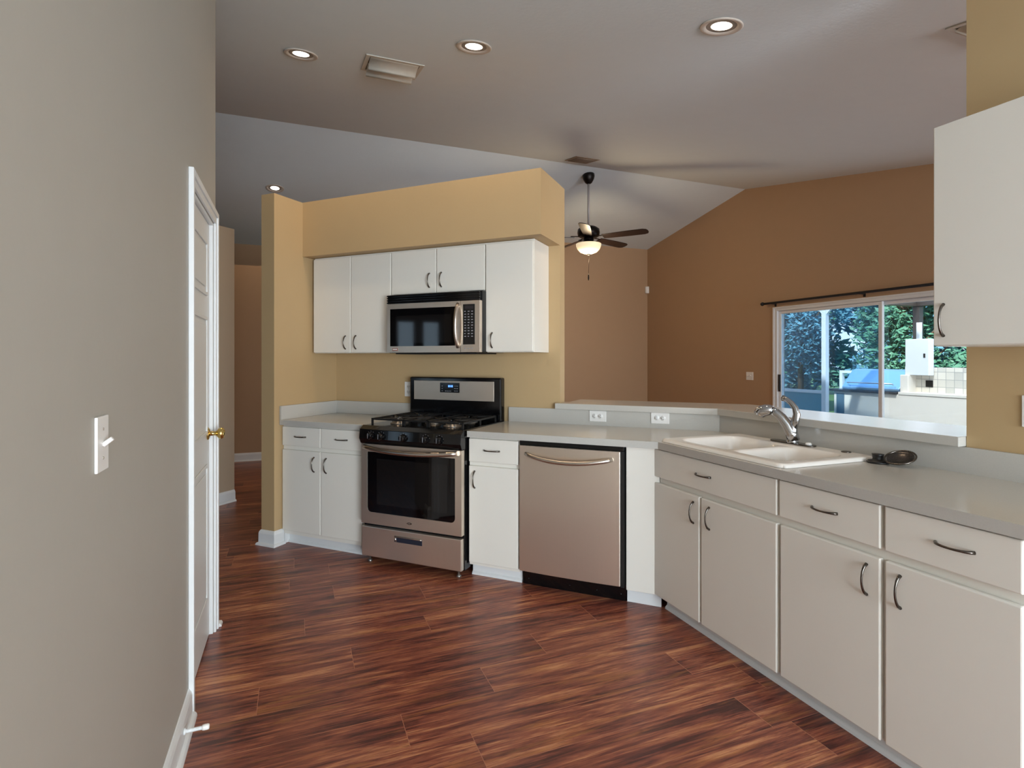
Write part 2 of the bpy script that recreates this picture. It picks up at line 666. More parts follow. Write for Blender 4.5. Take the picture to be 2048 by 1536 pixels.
# ---- half wall below the bar
VW = 3.64
UE = -1.22                      # end of the full-height stove wall
bs_c = (-0.215, VW)             # corner of half wall in (u,v)
cx = XW                         # half wall plane X
u_c = (cx / S) - VW             # u where v=VW meets X=cx
c_in = uv2(u_c, VW)
u_c2 = ((cx + 0.12) / S) - (VW + 0.10)
bm = B()
prism(bm, [uv2(UE, VW), c_in, uv2(u_c2, VW + 0.10), uv2(UE, VW + 0.10)], 0, 1.016)
struct('wall_half', bm, M['tan'], 'low wall carrying the raised bar behind the dishwasher')
bm = B()
prism(bm, [c_in, (cx, 1.36), (cx + 0.12, 1.36), uv2(u_c2, VW + 0.10)], 0, 1.016)
struct('wall_low', bm, M['tan'], 'low wall carrying the raised bar behind the sink')

# ---- stove wall, return wall and soffit
bm = B()
TOPZ = 2.565
prism(bm, uvpoly([(-3.305, VW), (UE, VW), (UE, VW + 0.10), (-3.305, VW + 0.10)]), 0, TOPZ)
struct('wall_stove', bm, M['tan'], 'tan partition wall behind the stove and microwave')
bm = B()
prism(bm, uvpoly([(-3.305, 2.985), (-3.18, 2.985), (-3.18, VW), (-3.305, VW)]), 0, TOPZ)
struct('wall_return', bm, M['tan'], 'short tan return wall at the left end of the stove cabinets')
bm = B()
prism(bm, uvpoly([(-3.18, 3.262), (UE, 3.262), (UE, VW), (-3.18, VW)]), 2.148, TOPZ + 0.001)
struct('wall_soffit', bm, M['tan'], 'tan soffit box above the white wall cabinets over the stove')

# ---- slider wall (X = 6.1) with opening
XS = 6.1
SY0, SY1, SZ = 2.95, 5.70, 2.045
bm = B()
wall_y(bm, XS, XS + 0.18, -3.5, SY0)
wall_y(bm, XS, XS + 0.18, SY0, SY1, zb=SZ)
wall_y(bm, XS, XS + 0.18, SY1, 8.74)
struct('wall_slider', bm, M['mocha'], 'brown living room wall with the sliding glass door')
bm = B()
box(bm, 1.3, 6.28, 8.62, 8.74, 0, ceil_z(8.62))
struct('wall_far', bm, M['mocha'], 'brown living room wall facing the kitchen behind the ceiling fan')
bm = B()
box(bm, -4.0, 1.42, 9.74, 9.86, 0, ceil_z(9.74))
box(bm, 1.3, 1.42, 8.74, 9.74, 0, ceil_z(8.74))
struct('wall_niche', bm, M['mocha'], 'dark brown wall deep in the ledge opening above the hall wall')
bm = B()
box(bm, -4.0, 1.3, 8.14, 8.26, 0, 2.61)
box(bm, -4.0, 1.3, 8.26, 9.74, 2.51, 2.61)
struct('wall_hall', bm, M['mocha'], 'brownish end wall of the hall with a high open ledge above it')
bm = B()
prism(bm, uvpoly([(-4.68, 2.6), (-4.555, 2.6), (-4.555, 3.795), (-4.68, 3.795)]), 0, 2.605)
prism(bm, uvpoly([(-7.2, 3.675), (-4.68, 3.675), (-4.68, 3.795), (-7.2, 3.795)]), 0, 2.605)
struct('wall_corridor', bm, M['hallpaint'], 'beige angled wall seen in the gap between pantry door and stove wall')
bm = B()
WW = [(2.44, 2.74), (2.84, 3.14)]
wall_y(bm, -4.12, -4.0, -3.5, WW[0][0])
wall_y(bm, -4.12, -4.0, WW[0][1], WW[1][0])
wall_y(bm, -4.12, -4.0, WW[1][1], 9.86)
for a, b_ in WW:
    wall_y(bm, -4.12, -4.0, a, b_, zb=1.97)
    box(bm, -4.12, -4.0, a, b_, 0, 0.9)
struct('wall_west', bm, M['tan_daylit'])

# ---- back wall behind the camera with unseen openings added to light the rooms
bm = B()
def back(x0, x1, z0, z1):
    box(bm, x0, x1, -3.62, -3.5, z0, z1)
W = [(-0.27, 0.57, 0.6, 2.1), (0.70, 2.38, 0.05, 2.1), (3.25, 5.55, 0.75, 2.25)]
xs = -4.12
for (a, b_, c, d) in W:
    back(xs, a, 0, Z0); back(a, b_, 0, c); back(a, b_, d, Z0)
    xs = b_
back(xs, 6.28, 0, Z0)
struct('wall_back', bm, M['tan_daylit'])
for i, (a, b_, c, d) in enumerate(W):
    bm = B()
    for q in ((a, a + .05, c, d), (b_ - .05, b_, c, d), (a + .05, b_ - .05, c, c + .05), (a + .05, b_ - .05, d - .05, d), (a + .05, b_ - .05, (c + d) / 2 - .02, (c + d) / 2 + .02)):
        box(bm, q[0], q[1], -3.6, -3.55, q[2], q[3])
    w_ = struct('window_%d' % (i + 2), bm, M['trim'])
    bm = B(); box(bm, a + .05, b_ - .05, -3.58, -3.575, c + .05, d - .05)
    obj('window_pane', bm, M['glass'], w_)

for i, (a, b_) in enumerate(WW):
    bm = B()
    for q in ((a, a + .03, .9, 1.97), (b_ - .03, b_, .9, 1.97), (a + .03, b_ - .03, .9, .93), (a + .03, b_ - .03, 1.94, 1.97)):
        box(bm, -4.08, -4.02, q[0], q[1], q[2], q[3])
    w_ = struct('window_%d' % (i + 5), bm, M['trim'])
    bm = B(); box(bm, -4.052, -4.048, a + .03, b_ - .03, .93, 1.94)
    obj('window_pane', bm, M['glass'], w_)

# ---- baseboards
PROF = [(0.0, 0.0), (0.018, 0.0), (0.018, 0.012), (0.014, 0.02), (0.014, 0.085), (0.010, 0.098), (0.004, 0.108), (0.0, 0.11)]
SHOE = [(0.0, 0.0), (0.030, 0.0), (0.029, 0.008), (0.025, 0.015), (0.016, 0.02), (0.0147, 0.02), (0.014, 0.085), (0.010, 0.098), (0.004, 0.108), (0.0, 0.11)]


def baseboard(name, path, prof=SHOE, label=None):
    bm = B()
    extrude_profile(bm, prof, path)
    return struct(name, bm, M['trim'], label)


baseboard('baseboard_left', [(XL, 2.40), (XL, -3.5)], label='white baseboard along the beige left wall')
baseboard('baseboard_left_end', [(XL - 0.12, 3.17), (XL, 3.17), (XL, 3.152)], label='short white baseboard past the pantry door casing')
# return wall wraps: travel so that left side is the room
baseboard('baseboard_column', [uv2(-3.18, 3.066), uv2(-3.18, 2.985), uv2(-3.305, 2.985), uv2(-3.305, VW)],
          label='white baseboard wrapping the foot of the short return wall')
baseboard('baseboard_corridor', [uv2(-4.555, 3.795), uv2(-4.555, 2.6)][::-1][::-1], label='white baseboard on the angled hall wall')
baseboard('baseboard_hall', [(1.3, 8.14), (-4.0, 8.14)], label='white baseboard on the end wall of the hall')
baseboard('baseboard_far', [(6.1, 8.62), (1.42, 8.62)])

# ---- door casing and pantry door
d1 = thing('door_1', 'white panelled pantry door with brass knob in the left wall', 'door', (XL, (DY0 + DY1) / 2, 0))
d1['kind'] = 'structure'
yc = (DY0 + DY1) / 2
bm = B()
h = (DY1 - DY0) / 2
CW = 0.057
cas = [(-0.0005, 0.0), (-0.0005, 0.0)]
# casing profile: jamb legs and head with raised outer band
hm = h + CW * 0.55
for sgn in (-1, 1):
    box(bm, 0, 0.012, sgn * h, sgn * hm, 0, DZ)
    box(bm, 0, 0.019, sgn * hm, sgn * (h + CW), 0, DZ + CW)
box(bm, 0, 0.012, -hm, hm, DZ, DZ + CW * 0.55)
box(bm, 0, 0.019, -hm, hm, DZ + CW * 0.55, DZ + CW)
# jamb lining
box(bm, -0.12, -0.0005, -h + 0.0005, -h + 0.014, 0, DZ - 0.014)
box(bm, -0.12, -0.0005, h - 0.014, h - 0.0005, 0, DZ - 0.014)
box(bm, -0.12, -0.0005, -h + 0.0005, h - 0.0005, DZ - 0.014, DZ - 0.0005)
obj('door_casing', bm, M['trim'], d1, 0.003)
# slab with raised panels
bm = B()
dw = h - 0.016
box(bm, -0.050, -0.016, -dw, dw, 0.008, DZ - 0.017)
def panel(bm, y0, y1, z0, z1):
    # moulding ring + raised field
    xf = -0.016
    m_ = 0.016
    for (a, b_, c, d) in ((y0, y1, z0, z0 + m_), (y0, y1, z1 - m_, z1), (y0, y0 + m_, z0 + m_, z1 - m_), (y1 - m_, y1, z0 + m_, z1 - m_)):
        box(bm, xf, xf + 0.007, a, b_, c, d)
    i = 0.040
    box(bm, xf, xf + 0.005, y0 + i, y1 - i, z0 + i, z1 - i)
for (z0, z1) in ((0.21, 0.86), (1.00, 1.56), (1.66, 1.92)):
    panel(bm, -dw + 0.10, dw - 0.10, z0, z1)
slab = obj('door_slab', bm, M['door'], d1, 0.003)
for z in (0.25, 1.02, 1.80):
    bm = B()
    box(bm, -0.0165, -0.004, -dw - 0.004, -dw + 0.022, z - 0.045, z + 0.045)
    tube(bm, [(0.002, -dw - 0.003, z - 0.048), (0.002, -dw - 0.003, z + 0.048)], 0.006, 8)
    obj('hinge', bm, M['steel_v'], d1, 0.001)
bm = B()
yk = dw - 0.065
lathe(bm, [(0.0, 0.0), (0.030, 0.0), (0.030, 0.006), (0.022, 0.010), (0.011, 0.013), (0.010, 0.035), (0.016, 0.042), (0.026, 0.050), (0.028, 0.060), (0.024, 0.070), (0.012, 0.076), (0.0, 0.077)],
      (-0.016, yk, 1.0), 'X', 28)
obj('door_knob', bm, M['brass'], slab)

# ---- door stop on baseboard
t = thing('door_stop', 'white spring door stop sticking out of the left baseboard', 'door stop', (XL + 0.015, 2.22, 0.055))
bm = B()
lathe(bm, [(0.0, 0.0), (0.012, 0.0), (0.011, 0.004), (0.006, 0.006), (0.006, 0.06), (0.0, 0.061)], (0, 0, 0), 'X', 16)
for k in range(14):
    lathe(bm, [(0.0055, 0.008 + k * 0.0035), (0.0072, 0.00975 + k * 0.0035), (0.0055, 0.0115 + k * 0.0035)], (0, 0, 0), 'X', 14)
obj('spring', bm, M['trim'], t)
bm = B()
lathe(bm, [(0.0, 0.055), (0.009, 0.056), (0.010, 0.062), (0.010, 0.074), (0.008, 0.078), (0.0, 0.079)], (0, 0, 0), 'X', 16)
obj('rubber_tip', bm, M['plate'], t)


# ================================================================ CABINETS
def handle_bm(L=0.10, proj=0.026, vertical=True):
    bm = B()
    pts = []
    rr = []
    n = 14
    for i in range(n + 1):
        s = -1 + 2 * i / n
        a = s * L / 2
        y = -proj * (1 - s * s) ** 0.62 if abs(s) < 1 else 0.0
        y = min(y, 0)
        pts.append((0, y, a) if vertical else (a, y, 0))
        rr.append(0.0036 + 0.0022 * (abs(s) ** 3))
    tube(bm, pts, rr, 10)
    return bm


def add_handle(parent, x, y, z, vertical=True, L=0.105):
    bm = handle_bm(L, vertical=vertical)
    return obj('handle', bm, M['nickel'], parent, loc=(x, y, z))


def front_panel(name, parent, x0, x1, z0, z1, th=0.019, bev=0.004):
    bm = B()
    box(bm, x0, x1, -th, 0.0, z0, z1)
    return obj(name, bm, M['lam'], parent, bev)


def carcass(parent, w, depth, h0, h1, toe=True, toe_in=0.045, toe_parts=True, name='body'):
    """open topped box with face frame; front at y=0"""
    bm = B()
    th = 0.018
    box(bm, 0, th, 0.018, depth, h0, h1)
    box(bm, w - th, w, 0.018, depth, h0, h1)
    box(bm, th, w - th, 0.018, depth, h0, h0 + th)
    box(bm, th, w - th, depth - 0.008, depth, h0 + th, h1)
    box(bm, 0, w, 0.0, 0.018, h0, h1)
    o = obj(name, bm, M['lam'], parent)
    if toe:
        bm = B()
        box(bm, 0, w, toe_in, toe_in + 0.015, 0.0, h0)
        pr = [(0.0, 0.0), (0.014, 0.0), (0.012, 0.010), (0.004, 0.018), (0.0, 0.020)]
        # quarter round along the toe board
        for i in range(1):
            vs0 = [bm.verts.new((0, toe_in - a, z)) for a, z in pr]
            vs1 = [bm.verts.new((w, toe_in - a, z)) for a, z in pr]
            for j in range(len(pr)):
                bm.faces.new([vs0[j], vs0[(j + 1) % 5], vs1[(j + 1) % 5], vs1[j]])
            bm.faces.new(vs0); bm.faces.new(vs1[::-1])
        obj('toe_kick', bm, M['trim'], parent)
    return o


CT = 0.876     # underside of worktop
VB = 3.07      # cabinet face plane (stove run)
HB0 = 0.075

# left base cabinet
t = thing('base_cabinet', 'white base cabinet left of the stove, two drawers over two doors', 'cabinet', UV(-3.176, VB), ROT)
w = 0.733
carcass(t, w, VW - VB - 0.004, HB0, CT)
bx('toe_return', (-0.002, 0.012, 0.0, 0.045, 0.0, HB0), M['trim'], t)
mid = w / 2
for k, (a, b_) in enumerate(((0.006, mid - 0.003), (mid + 0.003, w - 0.004))):
    dr = front_panel('drawer', t, a, b_, 0.727, 0.866)
    add_handle(dr, (a + b_) / 2 + (-0.005 if k == 0 else 0.005), -0.019, 0.797, False)
    do = front_panel('door', t, a, b_, 0.105, 0.698)
    add_handle(do, (b_ - 0.055) if k == 0 else (a + 0.05), -0.019, 0.605)

# narrow base cabinet between stove and dishwasher
t = thing('base_cabinet', 'narrow white base cabinet between stove and dishwasher, one drawer over one door', 'cabinet', UV(-1.624, VB), ROT)
w = 0.34
carcass(t, w, VW - VB - 0.004, HB0, CT)
dr = front_panel('drawer', t, 0.004, w - 0.004, 0.722, 0.866)
add_handle(dr, w / 2 - 0.008, -0.019, 0.797, False)
do = front_panel('door', t, 0.004, w - 0.004, 0.095, 0.697)
add_handle(do, 0.045, -0.019, 0.612)

# corner end panel right of the dishwasher
XB_ = 1.848   # cabinet face plane of the right run
u_corner = XB_ / S - VB
t = thing('filler_panel', 'narrow white filler panel standing right of the dishwasher at the corner', 'panel', UV(-0.642, VB), ROT)
wf = u_corner + 0.642
bm = B(); box(bm, 0, wf - 0.004, 0.0, 0.02, HB0, CT)
box(bm, 0, 0.02, 0.02, 0.30, HB0, CT)
obj('panel_face', bm, M['lam'], t, 0.002)
bm = B(); box(bm, 0, wf - 0.0, 0.03, 0.045, 0, HB0)
box(bm, 0, 0.016, 0.045, 0.3, 0, HB0)
obj('toe_kick', bm, M['trim'], t)

# right run cabinets (local x = -Y, local y = +X)
RR = R(-90)
RD = XW - XB_ - 0.004
Yc = S * (VB - u_corner)     # corner Y on face planes


def right_cab(label, y_hi, y_lo, doors, drawers, hx):
    t = thing('base_cabinet', label, 'cabinet', (XB_, y_hi, 0), RR)
    w = y_hi - y_lo
    carcass(t, w, RD, HB0, CT)
    for (a, b_, hk) in drawers:
        dr = front_panel('drawer', t, a, b_, 0.722, 0.870, 0.022, 0.004)
        add_handle(dr, hk, -0.022, 0.80, False)
    for (a, b_, hk) in doors:
        do = front_panel('door', t, a, b_, 0.078, 0.690, 0.022, 0.005)
        add_handle(do, hk, -0.022, 0.605)
    return t


yh = Yc + 0.0
yA = 1.690
# first (sink) cabinet from corner to 1.69
f0 = yh - 2.618
right_cab('white sink base cabinet at the corner with one wide false drawer over two doors', yh, yA,
          [(f0 + 0.0, yh - 2.160, yh - 2.200), (yh - 2.146, yh - 1.697, yh - 2.088)],
          [(f0 + 0.0, yh - 1.697, yh - 2.13)], 0)
right_cab('white base cabinet beside the sink cabinet, one drawer over one door hinged on its left', yA, 1.262,
          [(0.010, yA - 1.270, yA - 1.316)], [(0.006, yA - 1.270, yA - 1.478)], 0)
right_cab('white base cabinet at the right photo edge, drawer over door with handle at its left', 1.262, 0.82,
          [(0.008, 1.262 - 0.880, 1.262 - 1.203)], [(0.008, 1.262 - 0.880, 1.262 - 1.045)], 0)


# wall cabinets over stove
VU = 3.36
UZ0, UZ1 = 1.405, 2.146


def wall_cab(label, u0, u1, z0, z1, doors, group=None):
    t = thing('wall_cabinet', label, 'cabinet', UV(u0, VU, 0), ROT)
    w = u1 - u0
    bm = B(); box(bm, 0, w, 0, VW - VU - 0.002, z0, z1)
    obj('body', bm, M['lam'], t, 0.0015)
    for (a, b_, hk, hz) in doors:
        do = front_panel('door', t, a, b_, z0 + 0.004, z1 - 0.012, 0.019, 0.004)
        add_handle(do, hk, -0.019, hz, True, 0.10)
    return t


wall_cab('tall white double door wall cabinet left of the microwave', -3.150, -2.415, UZ0, UZ1,
         [(0.004, 0.364, 0.318, 1.486), (0.370, 0.731, 0.416, 1.486)])
wall_cab('short white double door wall cabinet above the microwave', -2.415, -1.650, 1.822, UZ1,
         [(0.004, 0.379, 0.326, 1.915), (0.385, 0.761, 0.424, 1.915)])
wall_cab('white single door wall cabinet right of the microwave', -1.650, -1.302, UZ0, UZ1,
         [(0.004, 0.344, 0.052, 1.486)])

# right wall cabinet
t = thing('wall_cabinet', 'large white wall cabinet hanging on the tan wall at the right edge', 'cabinet', (2.15, 1.290, 0), RR)
bm = B(); box(bm, 0, 0.62, 0, XW - 2.15 - 0.001, 1.405, 2.190)
obj('body', bm, M['lam'], t, 0.0015)
do = front_panel('door', t, 0.003, 0.617, 1.408, 2.187, 0.02, 0.003)
add_handle(do, 0.036, -0.02, 1.497, True, 0.112)

# ================================================================ WORKTOPS
VF = 3.030     # worktop front plane (stove run)
XF = 1.815     # worktop front plane (right run)
CZ = 0.914
# left piece
t = thing('worktop', 'short grey laminate worktop left of the stove with upstand behind', 'worktop', UV(-3.178, VF), ROT)
w = -2.412 + 3.178
bm = B(); box(bm, 0, w, 0, VW - VF, CT, CZ)
obj('slab', bm, M['ctr'], t, 0.003)
bm = B()
box(bm, 0, w, VW - VF - 0.020, VW - VF - 0.001, CZ, 1.016)
box(bm, 0.001, 0.020, 0.0, VW - VF - 0.020, CZ, 1.016)
obj('upstand', bm, M['ctr'], t, 0.002)

# main L-shaped piece with sink opening
t = thing('worktop', 'long angled grey laminate worktop holding the white sink', 'worktop')
u_f = XF / S - VF            # front corner
cf = uv2(u_f, VF)
sx0, sx1, sy0, sy1 = 1.90, 2.30, 1.735, 2.43
bm = B()
yw = cf[1]
WEND = 0.80
# stove-side piece: from u=-1.628 to the line through the front corner and the back corner
prism(bm, [uv2(-1.622, VF), cf, c_in, uv2(-1.622, VW)], CT, CZ)
# right run pieces
prism(bm, [cf, (sx0, cf[1] - 0.0), (sx0, sy1), (XF, sy1)][:0] or [(XF, cf[1]), (XF, sy1), (XW, sy1), (XW, c_in[1])], CT, CZ)
box(bm, XF, sx0, sy0, sy1, CT, CZ)
box(bm, sx1, XW, sy0, sy1, CT, CZ)
box(bm, XF, XW, WEND, sy0, CT, CZ)
bmesh.ops.remove_doubles(bm, verts=list(bm.verts), dist=1e-5)
obj('slab', bm, M['ctr'], t)
bm = B()
ui = (XW - 0.019) / S - (VW - 0.019)
prism(bm, [uv2(-1.600, VW - 0.019), uv2(ui, VW - 0.019), uv2(u_c, VW - 0.001), uv2(-1.600, VW - 0.001)], CZ, 1.016)
ci = uv2(ui, VW - 0.019)
prism(bm, [ci, (XW - 0.019, WEND), (XW - 0.001, WEND), (XW - 0.001, c_in[1])], CZ, 1.016)
obj('upstand', bm, M['ctr'], t)

# raised bar top
bv = VW - 0.045
bX = XW - 0.045
ub = bX / S - bv
ubo = (2.84 / S) - 4.03
bm = B()
prism(bm, [uv2(-1.243, bv), uv2(ub, bv), (bX, 1.362), (2.84, 1.362), uv2(ubo, 4.03), uv2(-1.19, 4.03), uv2(-1.19, VW + 0.101), uv2(UE + 0.001, VW + 0.101), uv2(UE + 0.001, VW - 0.001), uv2(-1.243, VW - 0.001)], 1.017, 1.056)
tag(obj('bar_top', bm, M['ctr'], None, 0.003), 'raised grey laminate bar top on the half wall behind the sink', 'bar top')

# ================================================================ SINK
sink_xa, sink_xb, sink_ya, sink_yb = 1.842, 2.405, 1.675, 2.500
bm = B()
nx, ny = 90, 130


def rrect(px, py, x0, x1, y0, y1, r_):
    cx_, cy_ = (x0 + x1) / 2, (y0 + y1) / 2
    qx = abs(px - cx_) - (x1 - x0) / 2 + r_
    qy = abs(py - cy_) - (y1 - y0) / 2 + r_
    return math.hypot(max(qx, 0), max(qy, 0)) + min(max(qx, qy), 0) - r_


def sstep(a, b, x):
    t_ = max(0, min(1, (x - a) / (b - a)))
    return t_ * t_ * (3 - 2 * t_)


BOWLS = [(1.910, 2.285, 2.090, 2.420, 0.075), (1.910, 2.285, 1.745, 2.050, 0.075)]


def sink_z(x, y):
    z = 0.931
    do_ = -rrect(x, y, sink_xa, sink_xb, sink_ya, sink_yb, 0.045)
    if do_ < 0.020:
        z = 0.9150 + 0.016 * math.sqrt(max(0, 1 - ((0.020 - do_) / 0.020) ** 2)) if do_ > 0 else 0.9150
    # recessed field joining both bowls
    dj = -rrect(x, y, 1.900, 2.295, 1.735, 2.430, 0.08)
    z -= 0.006 * sstep(0.0, 0.012, dj)
    d0 = max(-rrect(x, y, *b_) for b_ in BOWLS)
    z -= 0.165 * sstep(0.0, 0.055, d0) * (0.86 + 0.14 * sstep(0, .15, d0)) + 0.008 * sstep(-0.015, 0.01, d0)
    return z


gv = {}
for i in range(nx + 1):
    for j in range(ny + 1):
        x = sink_xa + (sink_xb - sink_xa) * i / nx
        y = sink_ya + (sink_yb - sink_ya) * j / ny
        d = rrect(x, y, sink_xa, sink_xb, sink_ya, sink_yb, 0.045)
        if d > 0:
            # pull onto the rounded corner
            cx_ = min(max(x, sink_xa + 0.045), sink_xb - 0.045)
            cy_ = min(max(y, sink_ya + 0.045), sink_yb - 0.045)
            v = Vector((x - cx_, y - cy_))
            v = v.normalized() * 0.045
            x, y = cx_ + v.x, cy_ + v.y
        gv[i, j] = bm.verts.new((x, y, sink_z(x, y)))
for i in range(nx):
    for j in range(ny):
        f = bm.faces.new([gv[i, j], gv[i + 1, j], gv[i + 1, j + 1], gv[i, j + 1]])
        f.smooth = True
bmesh.ops.dissolve_degenerate(bm, dist=1e-6, edges=list(bm.edges))
sk = thing('sink', 'white double bowl drop-in sink in the grey worktop', 'sink', (0, 0, 0))
obj('basin', bm, M['porc'], sk)
for b_ in BOWLS:
    bm = B()
    lathe(bm, [(0.0, 0.0), (0.030, 0.0), (0.040, 0.004), (0.043, 0.0015), (0.043, -0.003)], ((b_[0] + b_[1]) / 2, (b_[2] + b_[3]) / 2, 0.760), 'Z', 24)
    obj('drain', bm, M['steel_v'], sk)
bm = B()
lathe(bm, [(0.020, 0.0), (0.021, 0.003), (0.018, 0.005), (0.0, 0.0055)], (2.362, 1.80, 0.931), 'Z', 24)
lathe(bm, [(0.020, 0.0), (0.0205, 0.0015)], (2.362, 1.80, 0.930), 'Z', 24)
obj('hole_cap', bm, M['nickel'], sk)

# faucet
fc = thing('faucet', 'chrome pull-out kitchen faucet behind the white sink', 'faucet', (2.352, 2.085, 0.931))
bm = B()
# deck plate (along Y)
pts = []
for k in range(28):
    a = 2 * math.pi * k / 28
    px = 0.030 * math.cos(a)
    py = 0.100 * (1 if math.sin(a) > 0 else -1) + 0.030 * math.sin(a)
    pts.append((px, py))
prism(bm, pts, 0.0, 0.007)
obj('deck_plate', bm, M['nickel'], fc, 0.003)
bm = B()
lathe(bm, [(0.031, 0.006), (0.030, 0.012), (0.026, 0.022), (0.0245, 0.045), (0.024, 0.075), (0.022, 0.095), (0.012, 0.105), (0.0, 0.107)], (0, 0, 0), 'Z', 28)
obj('body', bm, M['chrome'], fc)
bm = B()
sd = Vector((-0.50, 0.87, 0)).normalized()


def sp(d, z):
    return (sd.x * d, sd.y * d, z)


tube(bm, [sp(-0.006, 0.015), sp(0.004, 0.050), sp(0.024, 0.092), sp(0.050, 0.128), sp(0.078, 0.152), sp(0.100, 0.162)], [0.029, 0.030, 0.028, 0.025, 0.023, 0.022], 20)
spt = obj('spout', bm, M['chrome'], fc)
bm = B()
tube(bm, [sp(0.096, 0.162), sp(0.106, 0.164), sp(0.124, 0.163), sp(0.142, 0.157), sp(0.156, 0.146), sp(0.162, 0.136)], [0.024, 0.028, 0.031, 0.032, 0.031, 0.027], 20)
obj('spray_head', bm, M['chrome'], fc)
bm = B()
tube(bm, [(0.0, -0.004, 0.085), (0.004, -0.016, 0.120), (0.006, -0.020, 0.150), (0.004, -0.012, 0.180), (-0.002, 0.008, 0.206), (-0.008, 0.032, 0.222), (-0.012, 0.052, 0.228)], [0.022, 0.021, 0.019, 0.0165, 0.0145, 0.0135, 0.016], 16, flat=0.8)
obj('lever', bm, M['chrome'], fc)
bm = B()
lathe(bm, [(0.015, 0.0), (0.015, 0.004), (0.011, 0.010), (0.0, 0.012)], (0.0, -0.093, 0.007), 'Z', 20)
obj('screw_cap', bm, M['plate'], fc)

# stopper and strainer disc on the worktop
t = thing('drain_stopper', 'black rubber drain stopper on the worktop beside the white sink', 'stopper', (2.332, 1.630, CZ))
bm = B()
lathe(bm, [(0.0, 0.0), (0.042, 0.0), (0.043, 0.006), (0.036, 0.012), (0.022, 0.014), (0.020, 0.020), (0.022, 0.034), (0.024, 0.038), (0.0, 0.039)], (0, 0, 0), 'Z', 28)
obj('plug', bm, M['rubber'], t)

t = thing('sink_strainer', 'tilted dark metal mesh strainer disc on the worktop right of the stopper', 'strainer', (2.345, 1.545, CZ))
bm = B()
rm = 0.055
n = 40
ring = [(rm * math.cos(2 * math.pi * k / n), rm * math.sin(2 * math.pi * k / n), 0) for k in range(n + 1)]
tube(bm, ring, 0.004, 8)
rim = bm
basket = B()
lathe(basket, [(0.0, -0.013), (0.012, -0.013), (0.030, -0.010), (0.045, -0.004), (0.050, 0.0), (0.048, 0.0005), (0.043, -0.003), (0.030, -0.008), (0.012, -0.011), (0.0, -0.011)], (0, 0, 0), 'Z', 28)
holes = []
o1 = obj('rim', rim, M['nickel'], t)
o2 = obj('mesh_basket', basket, mat('perforated_steel', (74, 70, 68), 0.3, 0.8, noise=0.9, nscale=160), t)
bm = B()
tube(bm, [(0, 0, -0.013), (0, 0, -0.030)], 0.006, 10)
o3 = obj('stem', bm, M['nickel'], t)
T = Matrix.Translation((0.0, 0, 0.036)) @ Matrix.Rotation(R(24), 4, Vector((0.12, -0.99, 0)).normalized())
for o in (o1, o2, o3):
    o.data.transform(T)


# ================================================================ DISHWASHER
t = thing('dishwasher', 'stainless steel dishwasher with bowed bar handle under the worktop', 'dishwasher', UV(-1.278, VB), ROT)
w = 0.630
bm = B(); box(bm, 0.004, w - 0.002, 0.004, 0.55, 0.09, CT - 0.003)
obj('tub', bm, M['blackm'], t)
bm = B()
# gently bowed door
nseg = 12
z0, z1 = 0.098, 0.846
x0, x1 = 0.004, w - 0.022
cols = []
for i in range(nseg + 1):
    s_ = -1 + 2 * i / nseg
    x = x0 + (x1 - x0) * i / nseg
    y = -0.030 - 0.008 * (1 - s_ * s_)
    cols.append([bm.verts.new((x, y, z0)), bm.verts.new((x, y, z1)), bm.verts.new((x, 0.004, z1)), bm.verts.new((x, 0.004, z0))])
for a, b_ in zip(cols[:-1], cols[1:]):
    for j in range(4):
        f = bm.faces.new([a[j], a[(j + 1) % 4], b_[(j + 1) % 4], b_[j]])
bm.faces.new(cols[0]); bm.faces.new(cols[-1][::-1])
dd = obj('door', bm, M['steel'], t, 0.003)
bm = B()
pts, rr = [], []
for i in range(21):
    s_ = -1 + 2 * i / 20
    pts.append((0.045 + (x1 - 0.085) * (i / 20), -0.036 - 0.052 * (1 - abs(s_) ** 2.6), 0.800 - 0.030 * (1 - s_ * s_)))
    rr.append(0.013 if 0 < i < 20 else 0.010)
tube(bm, pts, rr, 14)
obj('handle', bm, M['steel_v'], dd)
bm = B(); box(bm, 0.002, w - 0.004, -0.022, 0.004, 0.848, CT - 0.002)
obj('control_strip', bm, M['blackg'], t, 0.003)
bm = B(); box(bm, w - 0.021, w - 0.002, -0.018, 0.004, 0.09, 0.846)
obj('side_trim', bm, M['blackm'], t)
bm = B()
box(bm, 0.006, w + 0.0, 0.028, 0.040, 0.0, 0.094)
for xx in (0.04, 0.30, 0.46, 0.60):
    lathe(bm, [(0.0, -0.003), (0.005, -0.002), (0.005, 0.0)], (xx, 0.028, 0.035), 'Y', 10)
obj('toe_kick', bm, M['blackg'], t)

# ================================================================ RANGE
t = thing('stove', 'stainless steel and black gas stove with five front knobs', 'stove', UV(-2.400, 2.985), ROT)
w = 0.768
bm = B()
box(bm, 0.002, w - 0.002, 0.035, 0.63, 0.045, 0.890)
obj('body', bm, M['blackg'], t, 0.003)
# storage drawer
bm = B(); box(bm, 0.006, w - 0.006, 0.0, 0.035, 0.050, 0.248)
dr = obj('storage_drawer', bm, M['steel'], t, 0.005)
bm = B()
box(bm, 0.270, 0.480, -0.0015, 0.002, 0.172, 0.212)
hd = obj('recessed_pull', bm, mat('blue_grey_recess', (66, 74, 92), 0.3, 0.7), dr, 0.001)
bm = B()
tube(bm, [(0.272, -0.003, 0.208), (0.283, -0.006, 0.209), (0.375, -0.008, 0.210), (0.468, -0.006, 0.209), (0.479, -0.003, 0.208)], 0.0045, 10)
tube(bm, [(0.275, -0.004, 0.208), (0.285, -0.005, 0.176)], 0.005, 10)
obj('pull_lip', bm, M['steel_v'], dr)
